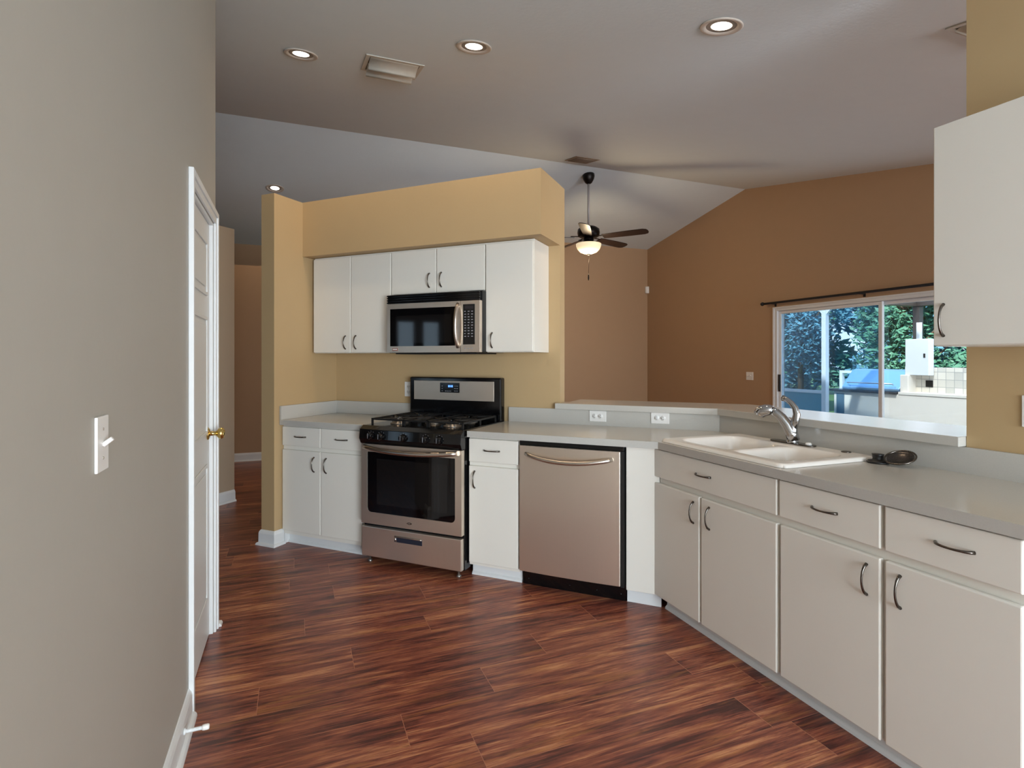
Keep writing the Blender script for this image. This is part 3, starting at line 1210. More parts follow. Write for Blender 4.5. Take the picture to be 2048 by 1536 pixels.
# oven door
bm = B()
dz0, dz1 = 0.268, 0.795
gx0, gx1, gz0, gz1 = 0.050, w - 0.050, 0.345, 0.745
for q in ((0.004, gx0, dz0, dz1), (gx1, w - 0.004, dz0, dz1), (gx0, gx1, dz0, gz0), (gx0, gx1, gz1, dz1)):
    box(bm, q[0], q[1], 0.0, 0.034, q[2], q[3])
# rounded lower corners of the window frame
for sx, cxx in ((1, gx0), (-1, gx1)):
    pts2 = [(cxx, gz0)]
    for k in range(7):
        a = R(90) * k / 6
        pts2.append((cxx + sx * (0.03 - 0.03 * math.sin(a)), gz0 + 0.03 - 0.03 * math.cos(a)))
    a_ = [bm.verts.new((p[0], 0.0, p[1])) for p in pts2]
    b2 = [bm.verts.new((p[0], 0.01, p[1])) for p in pts2]
    bm.faces.new(a_); bm.faces.new(b2[::-1])
    for j in range(len(a_)):
        bm.faces.new([a_[j], a_[(j + 1) % len(a_)], b2[(j + 1) % len(a_)], b2[j]])
bmesh.ops.remove_doubles(bm, verts=list(bm.verts), dist=1e-5)
od = obj('oven_door', bm, M['steel'], t)
bm = B(); box(bm, gx0, gx1, 0.004, 0.020, gz0, gz1)
obj('window', bm, M['glassdark'], od)
bm = B()
box(bm, gx0 + 0.075, gx1 - 0.055, 0.0032, 0.004, gz0 + 0.055, gz1 - 0.045)
obj('inner_window', bm, mat('oven_inner_glass', (22, 20, 20), 0.03), od)
bm = B()
pts = []
for i in range(19):
    s_ = -1 + 2 * i / 18
    pts.append((0.030 + (w - 0.060) * i / 18, -0.010 - 0.045 * (1 - abs(s_) ** 2.4), 0.778 - 0.018 * (1 - s_ * s_)))
tube(bm, pts, 0.0155, 12, flat=1.0)
obj('handle', bm, M['steel_v'], od)
# emblem: small swirl mark with two letters' dots
bm = B()
cxm = w / 2
for (a0, a1, r_) in ((20, 200, 0.013), (200, 380, 0.009)):
    tube(bm, [(cxm + r_ * math.cos(R(a0 + (a1 - a0) * k / 10)) * 1.4, -0.001, 0.302 + r_ * 0.55 * math.sin(R(a0 + (a1 - a0) * k / 10))) for k in range(11)], 0.0014, 6)
for k in range(5):
    box(bm, cxm - 0.018 + k * 0.008, cxm - 0.014 + k * 0.008, -0.001, 0.0005, 0.300, 0.306)
obj('emblem', bm, M['nickel'], od)
# control panel (slightly bowed and tilted)
bm = B()
cols = []
for i in range(17):
    s_ = -1 + 2 * i / 16
    x = 0.0 + w * i / 16
    bow = 0.016 * (1 - s_ * s_)
    cols.append([bm.verts.new((x, -0.004 - bow, 0.800)), bm.verts.new((x, -0.020 - bow, 0.835)), bm.verts.new((x, -0.012 - bow, 0.895)),
                 bm.verts.new((x, 0.02 - bow * .5, 0.918)), bm.verts.new((x, 0.05, 0.918)), bm.verts.new((x, 0.05, 0.800))])
for a, b_ in zip(cols[:-1], cols[1:]):
    for j in range(6):
        f = bm.faces.new([a[j], a[(j + 1) % 6], b_[(j + 1) % 6], b_[j]])
bm.faces.new(cols[0]); bm.faces.new(cols[-1][::-1])
cp = obj('control_panel', bm, M['blackg'], t, 0.002)
for ux in (0.100, 0.186, 0.360, 0.525, 0.622):
    s_ = -1 + 2 * ux / w
    yb = -0.016 - 0.016 * (1 - s_ * s_)
    bm = B()
    lathe(bm, [(0.0, -0.030), (0.018, -0.030), (0.0205, -0.026), (0.022, -0.006), (0.025, 0.0), (0.025, 0.003)], (ux, yb, 0.856), 'Y', 24)
    box(bm, ux - 0.005, ux + 0.005, yb - 0.037, yb - 0.006, 0.838, 0.876)
    kn = obj('knob', bm, M['blackg'], t, 0.001)
    bm = B()
    for k in range(9):
        a = R(-60 + 300 * k / 8)
        box(bm, ux + 0.0295 * math.cos(a) - 0.001, ux + 0.0295 * math.cos(a) + 0.001, yb - 0.0012, yb + 0.001, 0.856 + 0.0295 * math.sin(a) - 0.0015, 0.856 + 0.0295 * math.sin(a) + 0.0015)
    box(bm, ux - 0.0012, ux + 0.0012, yb - 0.0378, yb - 0.037, 0.842, 0.874)
    obj('dial_marks', bm, M['print'], kn)
# cooktop
bm = B()
box(bm, 0.0, w, 0.045, 0.575, 0.890, 0.918)
ck = obj('cooktop', bm, M['blackg'], t, 0.006)
BUR = [(0.175, 0.190, 0.045), (0.175, 0.440, 0.034), (0.384, 0.310, 0.050), (0.593, 0.190, 0.045), (0.593, 0.440, 0.034)]
for (bx_, by_, br_) in BUR:
    bm = B()
    lathe(bm, [(br_ + 0.018, 0.918), (br_ + 0.016, 0.923), (br_, 0.926), (br_, 0.934), (0, 0.934)], (bx_, by_, 0), 'Z', 28)
    bu = obj('burner', bm, M['alum'], t)
    bm = B()
    lathe(bm, [(br_ * 0.86, 0.934), (br_ * 0.88, 0.941), (br_ * 0.7, 0.944), (0, 0.945)], (bx_, by_, 0), 'Z', 28)
    obj('burner_cap', bm, M['blackm'], bu)


def grate(x0, x1, y0, y1, cs):
    bm = B()
    zt0, zt1 = 0.948, 0.960
    bw = 0.010
    for q in ((x0, x1, y0, y0 + bw), (x0, x1, y1 - bw, y1), (x0, x0 + bw, y0, y1), (x1 - bw, x1, y0, y1)):
        box(bm, q[0], q[1], q[2], q[3], zt0, zt1)
    ym = (y0 + y1) / 2
    box(bm, x0, x1, ym - 0.005, ym + 0.005, zt0, zt1)
    for (cx_, cy_) in cs:
        for ang in range(0, 360, 45):
            a = R(ang)
            dx, dy = math.cos(a), math.sin(a)
            # finger from near the burner towards the frame
            r0 = 0.028
            L_ = 10
            for lim, comp, lo_, hi_ in ((dx, cx_, x0, x1), (dy, cy_, y0 if cy_ < ym else ym, ym if cy_ < ym else y1)):
                if abs(lim) > 1e-6:
                    L_ = min(L_, ((hi_ if lim > 0 else lo_) - comp) / lim)
            tube(bm, [(cx_ + dx * r0, cy_ + dy * r0, 0.953), (cx_ + dx * L_, cy_ + dy * L_, 0.953)], 0.0055, 6)
    for fx in (x0 + 0.006, x1 - 0.006):
        for fy in (y0 + 0.006, ym, y1 - 0.006):
            box(bm, fx - 0.006, fx + 0.006, fy - 0.006, fy + 0.006, 0.918, zt0)
    return obj('grate', bm, M['iron'], t, 0.0015)


grate(0.030, 0.288, 0.070, 0.560, [(0.175, 0.190), (0.175, 0.440)])
grate(0.292, 0.476, 0.070, 0.560, [(0.384, 0.310)])
grate(0.480, 0.738, 0.070, 0.560, [(0.593, 0.190), (0.593, 0.440)])
# backguard
bm = B()
box(bm, 0.0, w, 0.575, 0.640, 0.890, 1.225)
bg = obj('backguard', bm, M['blackg'], t, 0.010)
bm = B()
box(bm, 0.040, w - 0.055, 0.5715, 0.576, 1.055, 1.198)
obj('steel_fascia', bm, M['steel'], bg, 0.002)
bm = B()
box(bm, 0.270, 0.435, 0.5690, 0.572, 1.112, 1.184)
dsp = obj('display', bm, M['blackg'], bg, 0.002)
bm = B()
for k, xx in enumerate((0.340, 0.350, 0.362, 0.372)):
    box(bm, xx, xx + 0.007, 0.5682, 0.5692, 1.152, 1.167)
obj('clock_digits', bm, M['blue'], bg)
bm = B()
for r_ in range(3):
    for c_ in range(3):
        box(bm, 0.392 + c_ * 0.012, 0.398 + c_ * 0.012, 0.5682, 0.5692, 1.122 + r_ * 0.018, 1.127 + r_ * 0.018)
    box(bm, 0.285, 0.293, 0.5682, 0.5692, 1.122 + r_ * 0.018, 1.126 + r_ * 0.018)
for c_ in range(4):
    box(bm, 0.315 + c_ * 0.014, 0.323 + c_ * 0.014, 0.5682, 0.5692, 1.121, 1.125)
obj('button_marks', bm, M['print'], bg)
for (fx, fy) in ((0.045, 0.06), (w - 0.045, 0.06), (0.045, 0.58), (w - 0.045, 0.58)):
    bm = B()
    lathe(bm, [(0.014, 0.0), (0.016, 0.004), (0.016, 0.012), (0.008, 0.016), (0.008, 0.05)], (fx, fy - 0.02 if fy < .1 else fy, 0), 'Z', 12)
    obj('foot', bm, M['alum'], t)

# ================================================================ MICROWAVE
t = thing('microwave', 'stainless steel over-the-range microwave hanging above the stove', 'microwave', UV(-2.395, 3.272), ROT)
w = 0.742 + 0.0
w = 0.752
mz0, mz1 = 1.402, 1.818
bm = B(); box(bm, 0.0, w, 0.020, VW - 3.272 - 0.003, mz0, mz1)
obj('body', bm, M['blackm'], t, 0.004)
# vent grille
bm = B()
for k in range(4):
    z = mz1 - 0.016 - k * 0.016
    box(bm, 0.002, w - 0.010, -0.012, 0.022, z, z + 0.0095)
box(bm, 0.002, w - 0.010, 0.0, 0.022, mz1 - 0.066, mz1 - 0.004)
obj('vent_grille', bm, M['blackg'], t, 0.001)
# door frame
bm = B()
fz0, fz1 = mz0 + 0.003, mz1 - 0.068
dx1 = 0.600
gz0, gz1 = fz0 + 0.045, fz1 - 0.036
for q in ((0.006, 0.030, fz0, fz1), (0.560, dx1, fz0, fz1), (0.030, 0.560, fz0, gz0), (0.030, 0.560, gz1, fz1)):
    box(bm, q[0], q[1], -0.014, 0.020, q[2], q[3])
bmesh.ops.remove_doubles(bm, verts=list(bm.verts), dist=1e-5)
dr = obj('door', bm, M['steel'], t)
bm = B(); box(bm, 0.030, 0.560, -0.012, 0.018, gz0, gz1)
obj('window', bm, M['glassdark'], dr)
bm = B(); box(bm, 0.080, 0.530, -0.0126, -0.012, gz0 + 0.022, gz1 - 0.05)
obj('inner_window', bm, mat('oven_mesh_glass', (20, 18, 18), 0.05), dr)
bm = B()
pts = []
for i in range(15):
    s_ = -1 + 2 * i / 14
    pts.append((0.583, -0.014 - 0.040 * (1 - abs(s_) ** 2.6), gz0 - 0.012 + (gz1 - gz0 + 0.03) * i / 14))
tube(bm, pts, 0.0125, 14)
obj('handle', bm, M['steel_v'], dr)
bm = B(); box(bm, 0.052, 0.098, -0.0155, -0.014, fz0 + 0.012, fz0 + 0.032)
eb = obj('emblem', bm, mat('red_brown_badge', (150, 96, 78), 0.3, 0.3), dr)
bm = B()
for k in range(5):
    box(bm, 0.057 + k * 0.0075, 0.0620 + k * 0.0075, -0.0162, -0.0155, fz0 + 0.018, fz0 + 0.027)
obj('emblem_marks', bm, M['plate'], dr)
bm = B()
box(bm, dx1 + 0.002, w - 0.004, -0.014, 0.020, fz0, fz1)
cpn = obj('control_panel', bm, M['steel'], t, 0.002)
bm = B(); box(bm, 0.622, 0.710, -0.0165, -0.013, fz0 + 0.052, fz1 - 0.024)
obj('keypad', bm, M['blackg'], cpn, 0.001)
bm = B()
zt = fz1 - 0.075
for r_ in range(10):
    for c_ in range(3):
        wd = 0.013 if (r_ * 3 + c_) % 4 else 0.009
        box(bm, 0.632 + c_ * 0.026, 0.632 + c_ * 0.026 + wd, -0.0172, -0.0165, zt - r_ * 0.0185, zt - r_ * 0.0185 + 0.0055)
for c_ in range(3):
    box(bm, 0.632 + c_ * 0.026, 0.640 + c_ * 0.026, -0.0150, -0.014, fz0 + 0.022, fz0 + 0.029)
obj('key_marks', bm, M['print'], cpn)
bm = B(); box(bm, 0.636, 0.698, -0.0172, -0.0165, fz1 - 0.055, fz1 - 0.036)
obj('display', bm, mat('dim_display', (44, 40, 42), 0.3), cpn)
bm = B(); box(bm, 0.05, w - 0.05, 0.03, VW - 3.272 - 0.03, mz0 - 0.008, mz0)
obj('bottom_filter', bm, M['blackm'], t)


# ================================================================ ELECTRICAL PLATES
def outlet(label, loc, rotz, horizontal, kind='outlet', wd=0.114, ht=0.072, gangs=1):
    t = thing('wall_outlet' if kind == 'outlet' else 'light_switch', label, 'outlet' if kind == 'outlet' else 'light switch', loc, rotz)
    if not horizontal: wd, ht = ht, wd
    bm = B(); box(bm, -wd / 2, wd / 2, -0.006, 0.0, -ht / 2, ht / 2)
    obj('plate', bm, M['plate'], t, 0.002)
    if kind == 'outlet':
        for s_ in (-1, 1):
            bm = B()
            cx_, cz_ = (s_ * 0.020, 0) if horizontal else (0, s_ * 0.020)
            lathe(bm, [(0.0, -0.0085), (0.0155, -0.0085), (0.0165, -0.006)], (cx_, 0, cz_), 'Y', 20)
            so = obj('socket', bm, M['plate'], t)
            bm = B()
            for q in (-0.006, 0.006):
                if horizontal: box(bm, cx_ - 0.004, cx_ + 0.004, -0.0090, -0.0084, q - 0.0012, q + 0.0012)
                else: box(bm, q - 0.0012, q + 0.0012, -0.0090, -0.0084, cz_ - 0.004, cz_ + 0.004)
            gx, gz = (cx_ - 0.010, 0) if horizontal else (0, cz_ - 0.010)
            lathe(bm, [(0.0, -0.0090), (0.0022, -0.0090), (0.0022, -0.0084)], (gx, 0, gz), 'Y', 10)
            obj('slots', bm, M['slot'], so)
    else:
        for gx_ in ([0] if gangs == 1 else [-0.028, 0.028]):
            bm = B()
            tube(bm, [(gx_, -0.006, -0.004), (gx_, -0.012, 0.002), (gx_, -0.022, 0.010)], [0.0055, 0.0050, 0.0045], 8)
            obj('toggle', bm, M['plate'], t)
    bm = B()
    for s_ in (-1, 1):
        q = 0.042 if kind == 'outlet' else 0.030
        c_ = (s_ * q, -0.006, 0) if horizontal else (0, -0.006, s_ * q)
        if kind == 'outlet': c_ = (0, -0.006, 0)
        lathe(bm, [(0.0, -0.0015), (0.0028, -0.001), (0.003, 0.0)], c_, 'Y', 10)
        if kind == 'outlet': break
    obj('screw', bm, M['steel_v'], t)
    return t


p = UV(-0.947, VW - 0.0195, 0.9775)
outlet('white outlet in the grey upstand, the one nearer the stove', p, ROT, True)
p = UV(-0.540, VW - 0.0195, 0.982)
outlet('white outlet in the grey upstand, the one nearer the sink', p, ROT, True)
outlet('white outlet on the tan wall, mostly hidden behind the stove backguard', UV(-2.462, VW - 0.0002, 1.125), ROT, False)
outlet('white outlet on the tan wall under the right wall cabinet, cut by the photo edge', (XW - 0.0002, 1.145, 1.172), RR, False)
# switch on the left wall (faces +X)
outlet('white toggle light switch on the beige left wall', (XL + 0.0002, 1.375, 1.185), R(90), False, 'switch')
outlet('square pale double switch plate on the brown wall left of the sliding door', (XS - 0.0002, 6.14, 1.115), RR, True, 'switch', 0.13, 0.115, 2)
# sensor
bm = B()
prism(bm, [(6.098, 8.56), (6.098, 8.615), (6.04, 8.615), (6.045, 8.585), (6.068, 8.562)], 2.575, 2.70)
tag(obj('motion_sensor', bm, M['plate'], None, 0.006), 'small motion sensor in the corner of the brown living room walls', 'sensor')

# ================================================================ CEILING LIGHTS AND VENTS
TILT = math.atan(K)


def can_light(x, y, label, w=CAN_W, up=True):
    z = ceil_z(y)
    t = thing('recessed_light', label, 'recessed light', (x, y, z), 0, 'recessed ceiling lights')
    t.rotation_euler = (TILT if y < YR else -TILT, 0, 0)
    bm = B()
    lathe(bm, [(0.108, -0.001), (0.109, -0.006), (0.104, -0.009), (0.088, -0.006), (0.072, 0.002), (0.066, 0.022), (0.070, 0.022), (0.090, -0.001)], (0, 0, 0), 'Z', 40)
    obj('trim_ring', bm, M['cantrim'], t)
    bm = B()
    lathe(bm, [(0.066, 0.0), (0.050, -0.006), (0.025, -0.010), (0.0, -0.011)], (0, 0, 0.004), 'Z', 32)
    obj('lens', bm, M['lens'], t)
    lamp('can_lamp', 'SPOT', (0, 0, -0.03), (0, 0, 0), w, CAN_C, t, spot_size=R(150), spot_blend=0.8, shadow_soft_size=0.06)
    return t


can_light(0.040, 3.992, 'lit round recessed ceiling light left of the louvred vent')
can_light(1.028, 3.249, 'lit round recessed ceiling light just right of the louvred vent')
can_light(2.088, 2.296, 'largest lit round recessed ceiling light at the top right')
can_light(-0.235, 7.72, 'lit recessed ceiling light peeking above the short return wall')


def vent(x0, x1, y0, y1, label, n=3, depth=0.022, paint=None):
    paint = paint or M['vent']
    xc, yc_ = (x0 + x1) / 2, (y0 + y1) / 2
    t = thing('ceiling_vent', label, 'vent', (xc, yc_, ceil_z(yc_)), 0)
    t.rotation_euler = (TILT if yc_ < YR else -TILT, 0, 0)
    hx, hy = (x1 - x0) / 2, (y1 - y0) / 2
    bm = B()
    fw = 0.028
    for q in ((-hx, hx, -hy, -hy + fw), (-hx, hx, hy - fw, hy), (-hx, -hx + fw, -hy + fw, hy - fw), (hx - fw, hx, -hy + fw, hy - fw)):
        box(bm, q[0], q[1], q[2], q[3], -0.007, -0.0005)
    obj('frame', bm, paint, t, 0.002)
    bm = B(); box(bm, -hx + fw, hx - fw, -hy + fw, hy - fw, -0.002, -0.0006)
    obj('backing', bm, M['ventdark'], t)
    span = 2 * hy - 2 * fw
    for k in range(n):
        yb = -hy + fw + span * k / n
        wd = span / n
        bm = B()
        pr = []
        for i in range(7):
            a = R(90) * i / 6
            pr.append((yb + wd * 0.92 * math.sin(a), -0.004 - depth * (1 - math.cos(a)) * 1.0))
        ring0 = [(bm.verts.new((-hx + fw + 0.004, a, z)), bm.verts.new((hx - fw - 0.004, a, z))) for a, z in pr]
        ring1 = [(bm.verts.new((-hx + fw + 0.004, a, z + 0.0022)), bm.verts.new((hx - fw - 0.004, a, z + 0.0022))) for a, z in pr]
        for (a, b_), (c, d) in zip(ring0[:-1], ring0[1:]):
            f = bm.faces.new([a, b_, d, c]); f.smooth = True
        for (a, b_), (c, d) in zip(ring1[:-1], ring1[1:]):
            f = bm.faces.new([a, b_, d, c]); f.smooth = True
        for r0, r1 in ((ring0[0], ring1[0]), (ring0[-1], ring1[-1])):
            bm.faces.new([r0[0], r0[1], r1[1], r1[0]])
        for e in (0, 1):
            for i in range(6):
                bm.faces.new([ring0[i][e], ring0[i + 1][e], ring1[i + 1][e], ring1[i][e]])
        obj('louvre', bm, paint, t)
    return t


vent(0.440, 0.830, 3.735, 4.075, 'white ceiling vent with curved louvres between two recessed lights', 2, 0.05)
vent(3.08, 3.39, 5.74, 6.06, 'small brownish louvred ceiling vent by the ridge above the ceiling fan', 8, 0.012, paint=mat('brownish_vent_paint', (140, 122, 104), 0.6))
vent(3.03, 3.45, 1.45, 1.78, 'ceiling vent whose dark edge peeks past the tan right wall', 5, 0.02)

# ================================================================ CEILING FAN
FX, FY = 3.619, 6.424
t = thing('ceiling_fan', 'dark five blade ceiling fan with lit glass bowl hanging in the living room', 'ceiling fan', (FX, FY, ceil_z(FY)))
zc = ceil_z(FY)
def zz(z): return z - zc
bm = B()
lathe(bm, [(0.0, zz(3.82)), (0.078, zz(3.815)), (0.080, zz(3.775)), (0.070, zz(3.735)), (0.045, zz(3.69)), (0.022, zz(3.675)), (0.0, zz(3.673))], (0, 0, 0), 'Z', 28)
obj('canopy', bm, M['bronze'], t)
bm = B(); tube(bm, [(0, 0, zz(3.70)), (0, 0, zz(3.10))], 0.015, 14)
obj('downrod', bm, M['rodgrey'], t)
bm = B()
lathe(bm, [(0.0, zz(3.12)), (0.03, zz(3.118)), (0.10, zz(3.105)), (0.142, zz(3.075)), (0.148, zz(3.03)), (0.140, zz(2.985)), (0.105, zz(2.965)), (0.0, zz(2.963))], (0, 0, 0), 'Z', 36)
obj('motor', bm, M['bronze'], t)
bm = B()
lathe(bm, [(0.06, zz(2.965)), (0.07, zz(2.94)), (0.065, zz(2.91)), (0.10, zz(2.893)), (0.155, zz(2.887)), (0.0, zz(2.885))], (0, 0, 0), 'Z', 32)
obj('light_fitter', bm, M['bronze'], t)
bm = B()
lathe(bm, [(0.160, zz(2.885)), (0.166, zz(2.880)), (0.163, zz(2.85)), (0.145, zz(2.81)), (0.110, zz(2.775)), (0.06, zz(2.755)), (0.0, zz(2.748))], (0, 0, 0), 'Z', 40)
obj('glass_bowl', bm, M['bowl'], t)
bm = B()
lathe(bm, [(0.0, zz(2.752)), (0.024, zz(2.751)), (0.020, zz(2.737)), (0.008, zz(2.730)), (0.0, zz(2.729))], (0, 0, 0), 'Z', 18)
obj('finial', bm, M['bronze'], t)
bm = B()
tube(bm, [(0.02, -0.02, zz(2.74)), (0.005, -0.005, zz(2.70)), (0.0, 0.0, zz(2.48))], 0.0022, 6)
lathe(bm, [(0.0, zz(2.49)), (0.007, zz(2.475)), (0.010, zz(2.43)), (0.004, zz(2.40)), (0.0, zz(2.40))], (0, 0, 0), 'Z', 12)
obj('pull_chain', bm, M['bronze'], t)
lamp('fan_lamp', 'POINT', (0, 0, zz(2.66)), (0, 0, 0), FAN_W, (1.0, 0.76, 0.48), t, shadow_soft_size=0.12)
lamp('fan_uplight', 'POINT', (0, 0, zz(2.915)), (0, 0, 0), 5.0, (1.0, 0.76, 0.48), t, shadow_soft_size=0.05)
for a in (-30, 42, 114, 186, 258):
    th = R(a - YAW)
    bm = B()
    # bracket
    box(bm, 0.09, 0.24, -0.018, 0.018, zz(2.972), zz(2.978))
    br_ = obj('blade_iron', bm, M['bronze'], t, 0.002, rotz=th)
    bm = B()
    out = [(0.20, -0.055), (0.26, -0.062), (0.55, -0.072), (0.74, -0.072), (0.785, -0.055), (0.80, -0.02), (0.80, 0.02), (0.785, 0.055), (0.74, 0.072), (0.55, 0.072), (0.26, 0.062), (0.20, 0.055)]
    prism(bm, out, -0.004, 0.004)
    bmesh.ops.transform(bm, matrix=Matrix.Translation((0, 0, zz(2.962))) @ Matrix.Rotation(R(-14), 4, 'X'), verts=list(bm.verts))
    obj('blade', bm, M['blade'], t, 0.0015, rotz=th)

# ================================================================ SLIDING DOOR (window_1) AND ROD
t = thing('window_1', 'sliding glass door with pale frame in the brown living room wall', 'sliding door', (XS, (SY0 + SY1) / 2, 0))
t['kind'] = 'structure'
hy = (SY1 - SY0) / 2
bm = B()
for q in ((-0.004, 0.12, hy - 0.045, hy, 0.0, SZ), (-0.004, 0.12, -hy, -hy + 0.045, 0, SZ), (-0.004, 0.12, -hy + .045, hy - .045, SZ - 0.035, SZ), (-0.004, 0.12, -hy + .045, hy - .045, 0, 0.03)):
    box(bm, *q)
for q in ((-0.012, 0.0, hy - 0.0, hy + 0.025, 0.0, SZ + 0.02), (-0.012, 0.0, -hy - .025, -hy, 0, SZ + 0.02), (-0.012, 0.0, -hy, hy, SZ, SZ + 0.02)):
    box(bm, *q)
obj('outer_frame', bm, M['alwhite'], t, 0.002)


def leaf(y0, y1, x, glass):
    bm = B()
    st = 0.042
    for q in ((y0, y0 + st, 0.03, SZ - 0.037), (y1 - st, y1, 0.03, SZ - 0.037), (y0 + st, y1 - st, 0.03, 0.11), (y0 + st, y1 - st, SZ - 0.075, SZ - 0.037)):
        box(bm, x, x + 0.03, q[0], q[1], q[2], q[3])
    lf = obj('sash', bm, M['alwhite'], t, 0.002)
    bm = B(); box(bm, x + 0.013, x + 0.017, y0 + st, y1 - st, 0.11, SZ - 0.075)
    obj('pane', bm, glass, lf)
    return lf


ym_ = 4.262 - (SY0 + SY1) / 2
lf = leaf(ym_ - 0.03, hy - 0.046, 0.02, M['glass_sky_tint'])
leaf(-hy + 0.046, ym_ + 0.035, 0.062, M['glass'])
bm = B(); box(bm, 0.100, 0.1012, ym_, hy - 0.046, 0.03, SZ - 0.05)
obj('insect_screen', bm, M['mesh'], t)
bm = B(); box(bm, 0.000, 0.02, hy - 0.085, hy - 0.062, 0.92, 1.15)
obj('pull_handle', bm, M['blackm'], lf, 0.004)

t = thing('curtain_rod', 'thin black curtain rod above the sliding glass door', 'curtain rod', (XS, 4.4, 2.118))
bm = B()
tube(bm, [(-0.085, -1.62, 0), (-0.085, 1.405, 0)], 0.015, 12)
obj('rod', bm, M['screen'], t)
for s_, yy in ((-1, -1.62), (1, 1.405)):
    bm = B()
    lathe(bm, [(0.0, 0.0), (0.017, s_ * 0.002), (0.024, s_ * 0.014), (0.026, s_ * 0.03), (0.018, s_ * 0.045), (0.0, s_ * 0.05)], (-0.085, yy, 0), 'Y', 16)
    obj('finial', bm, M['screen'], t)
for yy in (-1.5, 0.02, 1.28):
    bm = B()
    box(bm, -0.085, -0.001, yy - 0.006, yy + 0.006, -0.016, -0.008)
    box(bm, -0.005, -0.001, yy - 0.014, yy + 0.014, -0.045, 0.02)
    tube(bm, [(-0.085, yy - 0.008, 0), (-0.085, yy + 0.008, 0)], 0.0135, 12)
    obj('bracket', bm, M['screen'], t)

# ================================================================ OUTDOORS
bm = B(); box(bm, 6.28, 10.2, -4, 13, -0.12, -0.04)
struct('trim_1', bm, M['concrete'], 'pale concrete patio outside the sliding door')
bm = B(); box(bm, 10.2, 60, -30, 50, -0.2, -0.08)
tag(obj('lawn', bm, M['grass']), 'green lawn beyond the patio', 'lawn', kind='stuff')

# outdoor kitchen counter
XO = 8.40
t = thing('outdoor_counter', 'white masonry outdoor kitchen counter on the patio', 'outdoor counter', (XO, 5.2, -0.04))
bm = B()
box(bm, 0.06, 0.75, -1.6, 1.47, 0, 0.865)
obj('base', bm, M['stucco'], t, 0.01)
bm = B(); box(bm, 0.02, 0.76, 0.42, 1.56, 0.865, 0.900)
obj('stone_top', bm, M['granite'], t, 0.004)
bm = B(); box(bm, 0.05, 0.76, -1.6, 0.40, 0.865, 0.905)
obj('stucco_top', bm, M['stucco'], t, 0.004)
bm = B(); box(bm, 0.30, 0.42, -1.6, 0.46, 0.905, 1.275)
obj('tiled_upstand', bm, M['tiles'], t)
bm = B(); box(bm, 0.055, 0.062, 1.28, 1.42, 0.30, 0.83)
obj('access_panel', bm, mat('blue_grey_panel', (84, 108, 124), 0.5), t)
bm = B(); box(bm, 0.292, 0.300, 0.06, 0.16, 0.985, 1.085)
obj('weather_outlet', bm, M['blackm'], t, 0.002)

t = thing('grill', 'blue reflecting stainless built-in grill with sloping lid on the outdoor counter', 'grill', (XO + 0.12, 6.05, 0.861))
bm = B()
# lid, sloped front
y0, y1 = -0.42, 0.52
pf = [(0.0, 0.0), (0.0, 0.04), (0.24, 0.31), (0.34, 0.335), (0.50, 0.30), (0.52, 0.0)]
a_ = [bm.verts.new((p[0], y0, p[1])) for p in pf]
b2 = [bm.verts.new((p[0], y1, p[1])) for p in pf]
bm.faces.new(a_); bm.faces.new(b2[::-1])
for j in range(len(pf)):
    bm.faces.new([a_[j], a_[(j + 1) % len(pf)], b2[(j + 1) % len(pf)], b2[j]])
obj('lid', bm, M['grill'], t, 0.01)
bm = B()
tube(bm, [(0.02, y0 + 0.1, 0.10), (-0.01, y0 + 0.1, 0.115), (-0.01, y1 - 0.1, 0.115), (0.02, y1 - 0.1, 0.10)], 0.010, 8)
obj('lid_handle', bm, M['steel_v'], t)
bm = B(); box(bm, 0.0, 0.5, y0 - 0.13, y0 - 0.01, 0.0, 0.26)
obj('side_housing', bm, M['stucco'], t, 0.01)

# electrical panel on post
t = thing('electrical_panel', 'tall pale meter box on the patio post above the tiled counter', 'electrical box', (8.565, 5.40, 1.12))
bm = B(); box(bm, 0, 0.12, -0.16, 0.17, 0.0, 0.535)
obj('box', bm, M['alwhite'], t, 0.006)
bm = B(); box(bm, -0.006, 0.001, -0.115, -0.09, 0.26, 0.32)
obj('latch', bm, M['slot'], t)
bm = B(); tube(bm, [(0.05, -0.0, 0.535), (0.05, -0.0, 0.78)], 0.035, 12)
obj('conduit', bm, M['alwhite'], t)

# lanai structure
bm = B(); box(bm, 9.22, 9.32, 5.78, 5.88, -0.04, 2.20)
tag(obj('patio_post', bm, M['albronze'], None, 0.004), 'dark post holding the patio roof corner behind the meter box', 'post')
bm = B(); box(bm, 8.18, 8.26, 6.60, 6.68, -0.04, 2.24)
pp = tag(obj('screen_post', bm, M['alwhite'], None, 0.003), 'tall white screen enclosure post left of the grill', 'post')
bm = B()
box(bm, 8.20, 8.24, 6.56, 6.72, 2.10, 2.30)
bmesh.ops.rotate(bm, cent=(8.22, 6.64, 2.18), matrix=Matrix.Rotation(R(45), 3, 'X'), verts=list(bm.verts))
obj('gusset', bm, M['alwhite'], pp)
bm = B(); box(bm, 9.40, 9.46, 3.0, 7.3, 1.10, 1.15)
box(bm, 9.40, 9.46, 7.24, 7.30, -0.04, 1.10)
box(bm, 9.40, 9.46, 3.0, 3.06, -0.04, 1.10)
tag(obj('screen_rail', bm, M['alwhite'], None, 0.002), 'white horizontal screen enclosure rail behind the grill', 'rail')
bm = B(); box(bm, 8.22, 8.26, 6.685, 12.0, 0.78, 0.83)
box(bm, 8.22, 8.26, 11.96, 12.0, -0.04, 2.2)
cr_ = tag(obj('chair_rail', bm, M['alwhite'], None, 0.002), 'thin white waist-high screen rail left of the white post', 'rail')
bx('kick_panel', (8.235, 8.245, 6.685, 11.96, -0.04, 0.78), mat('blue_kick_panel', (74, 140, 158), 0.5), cr_)
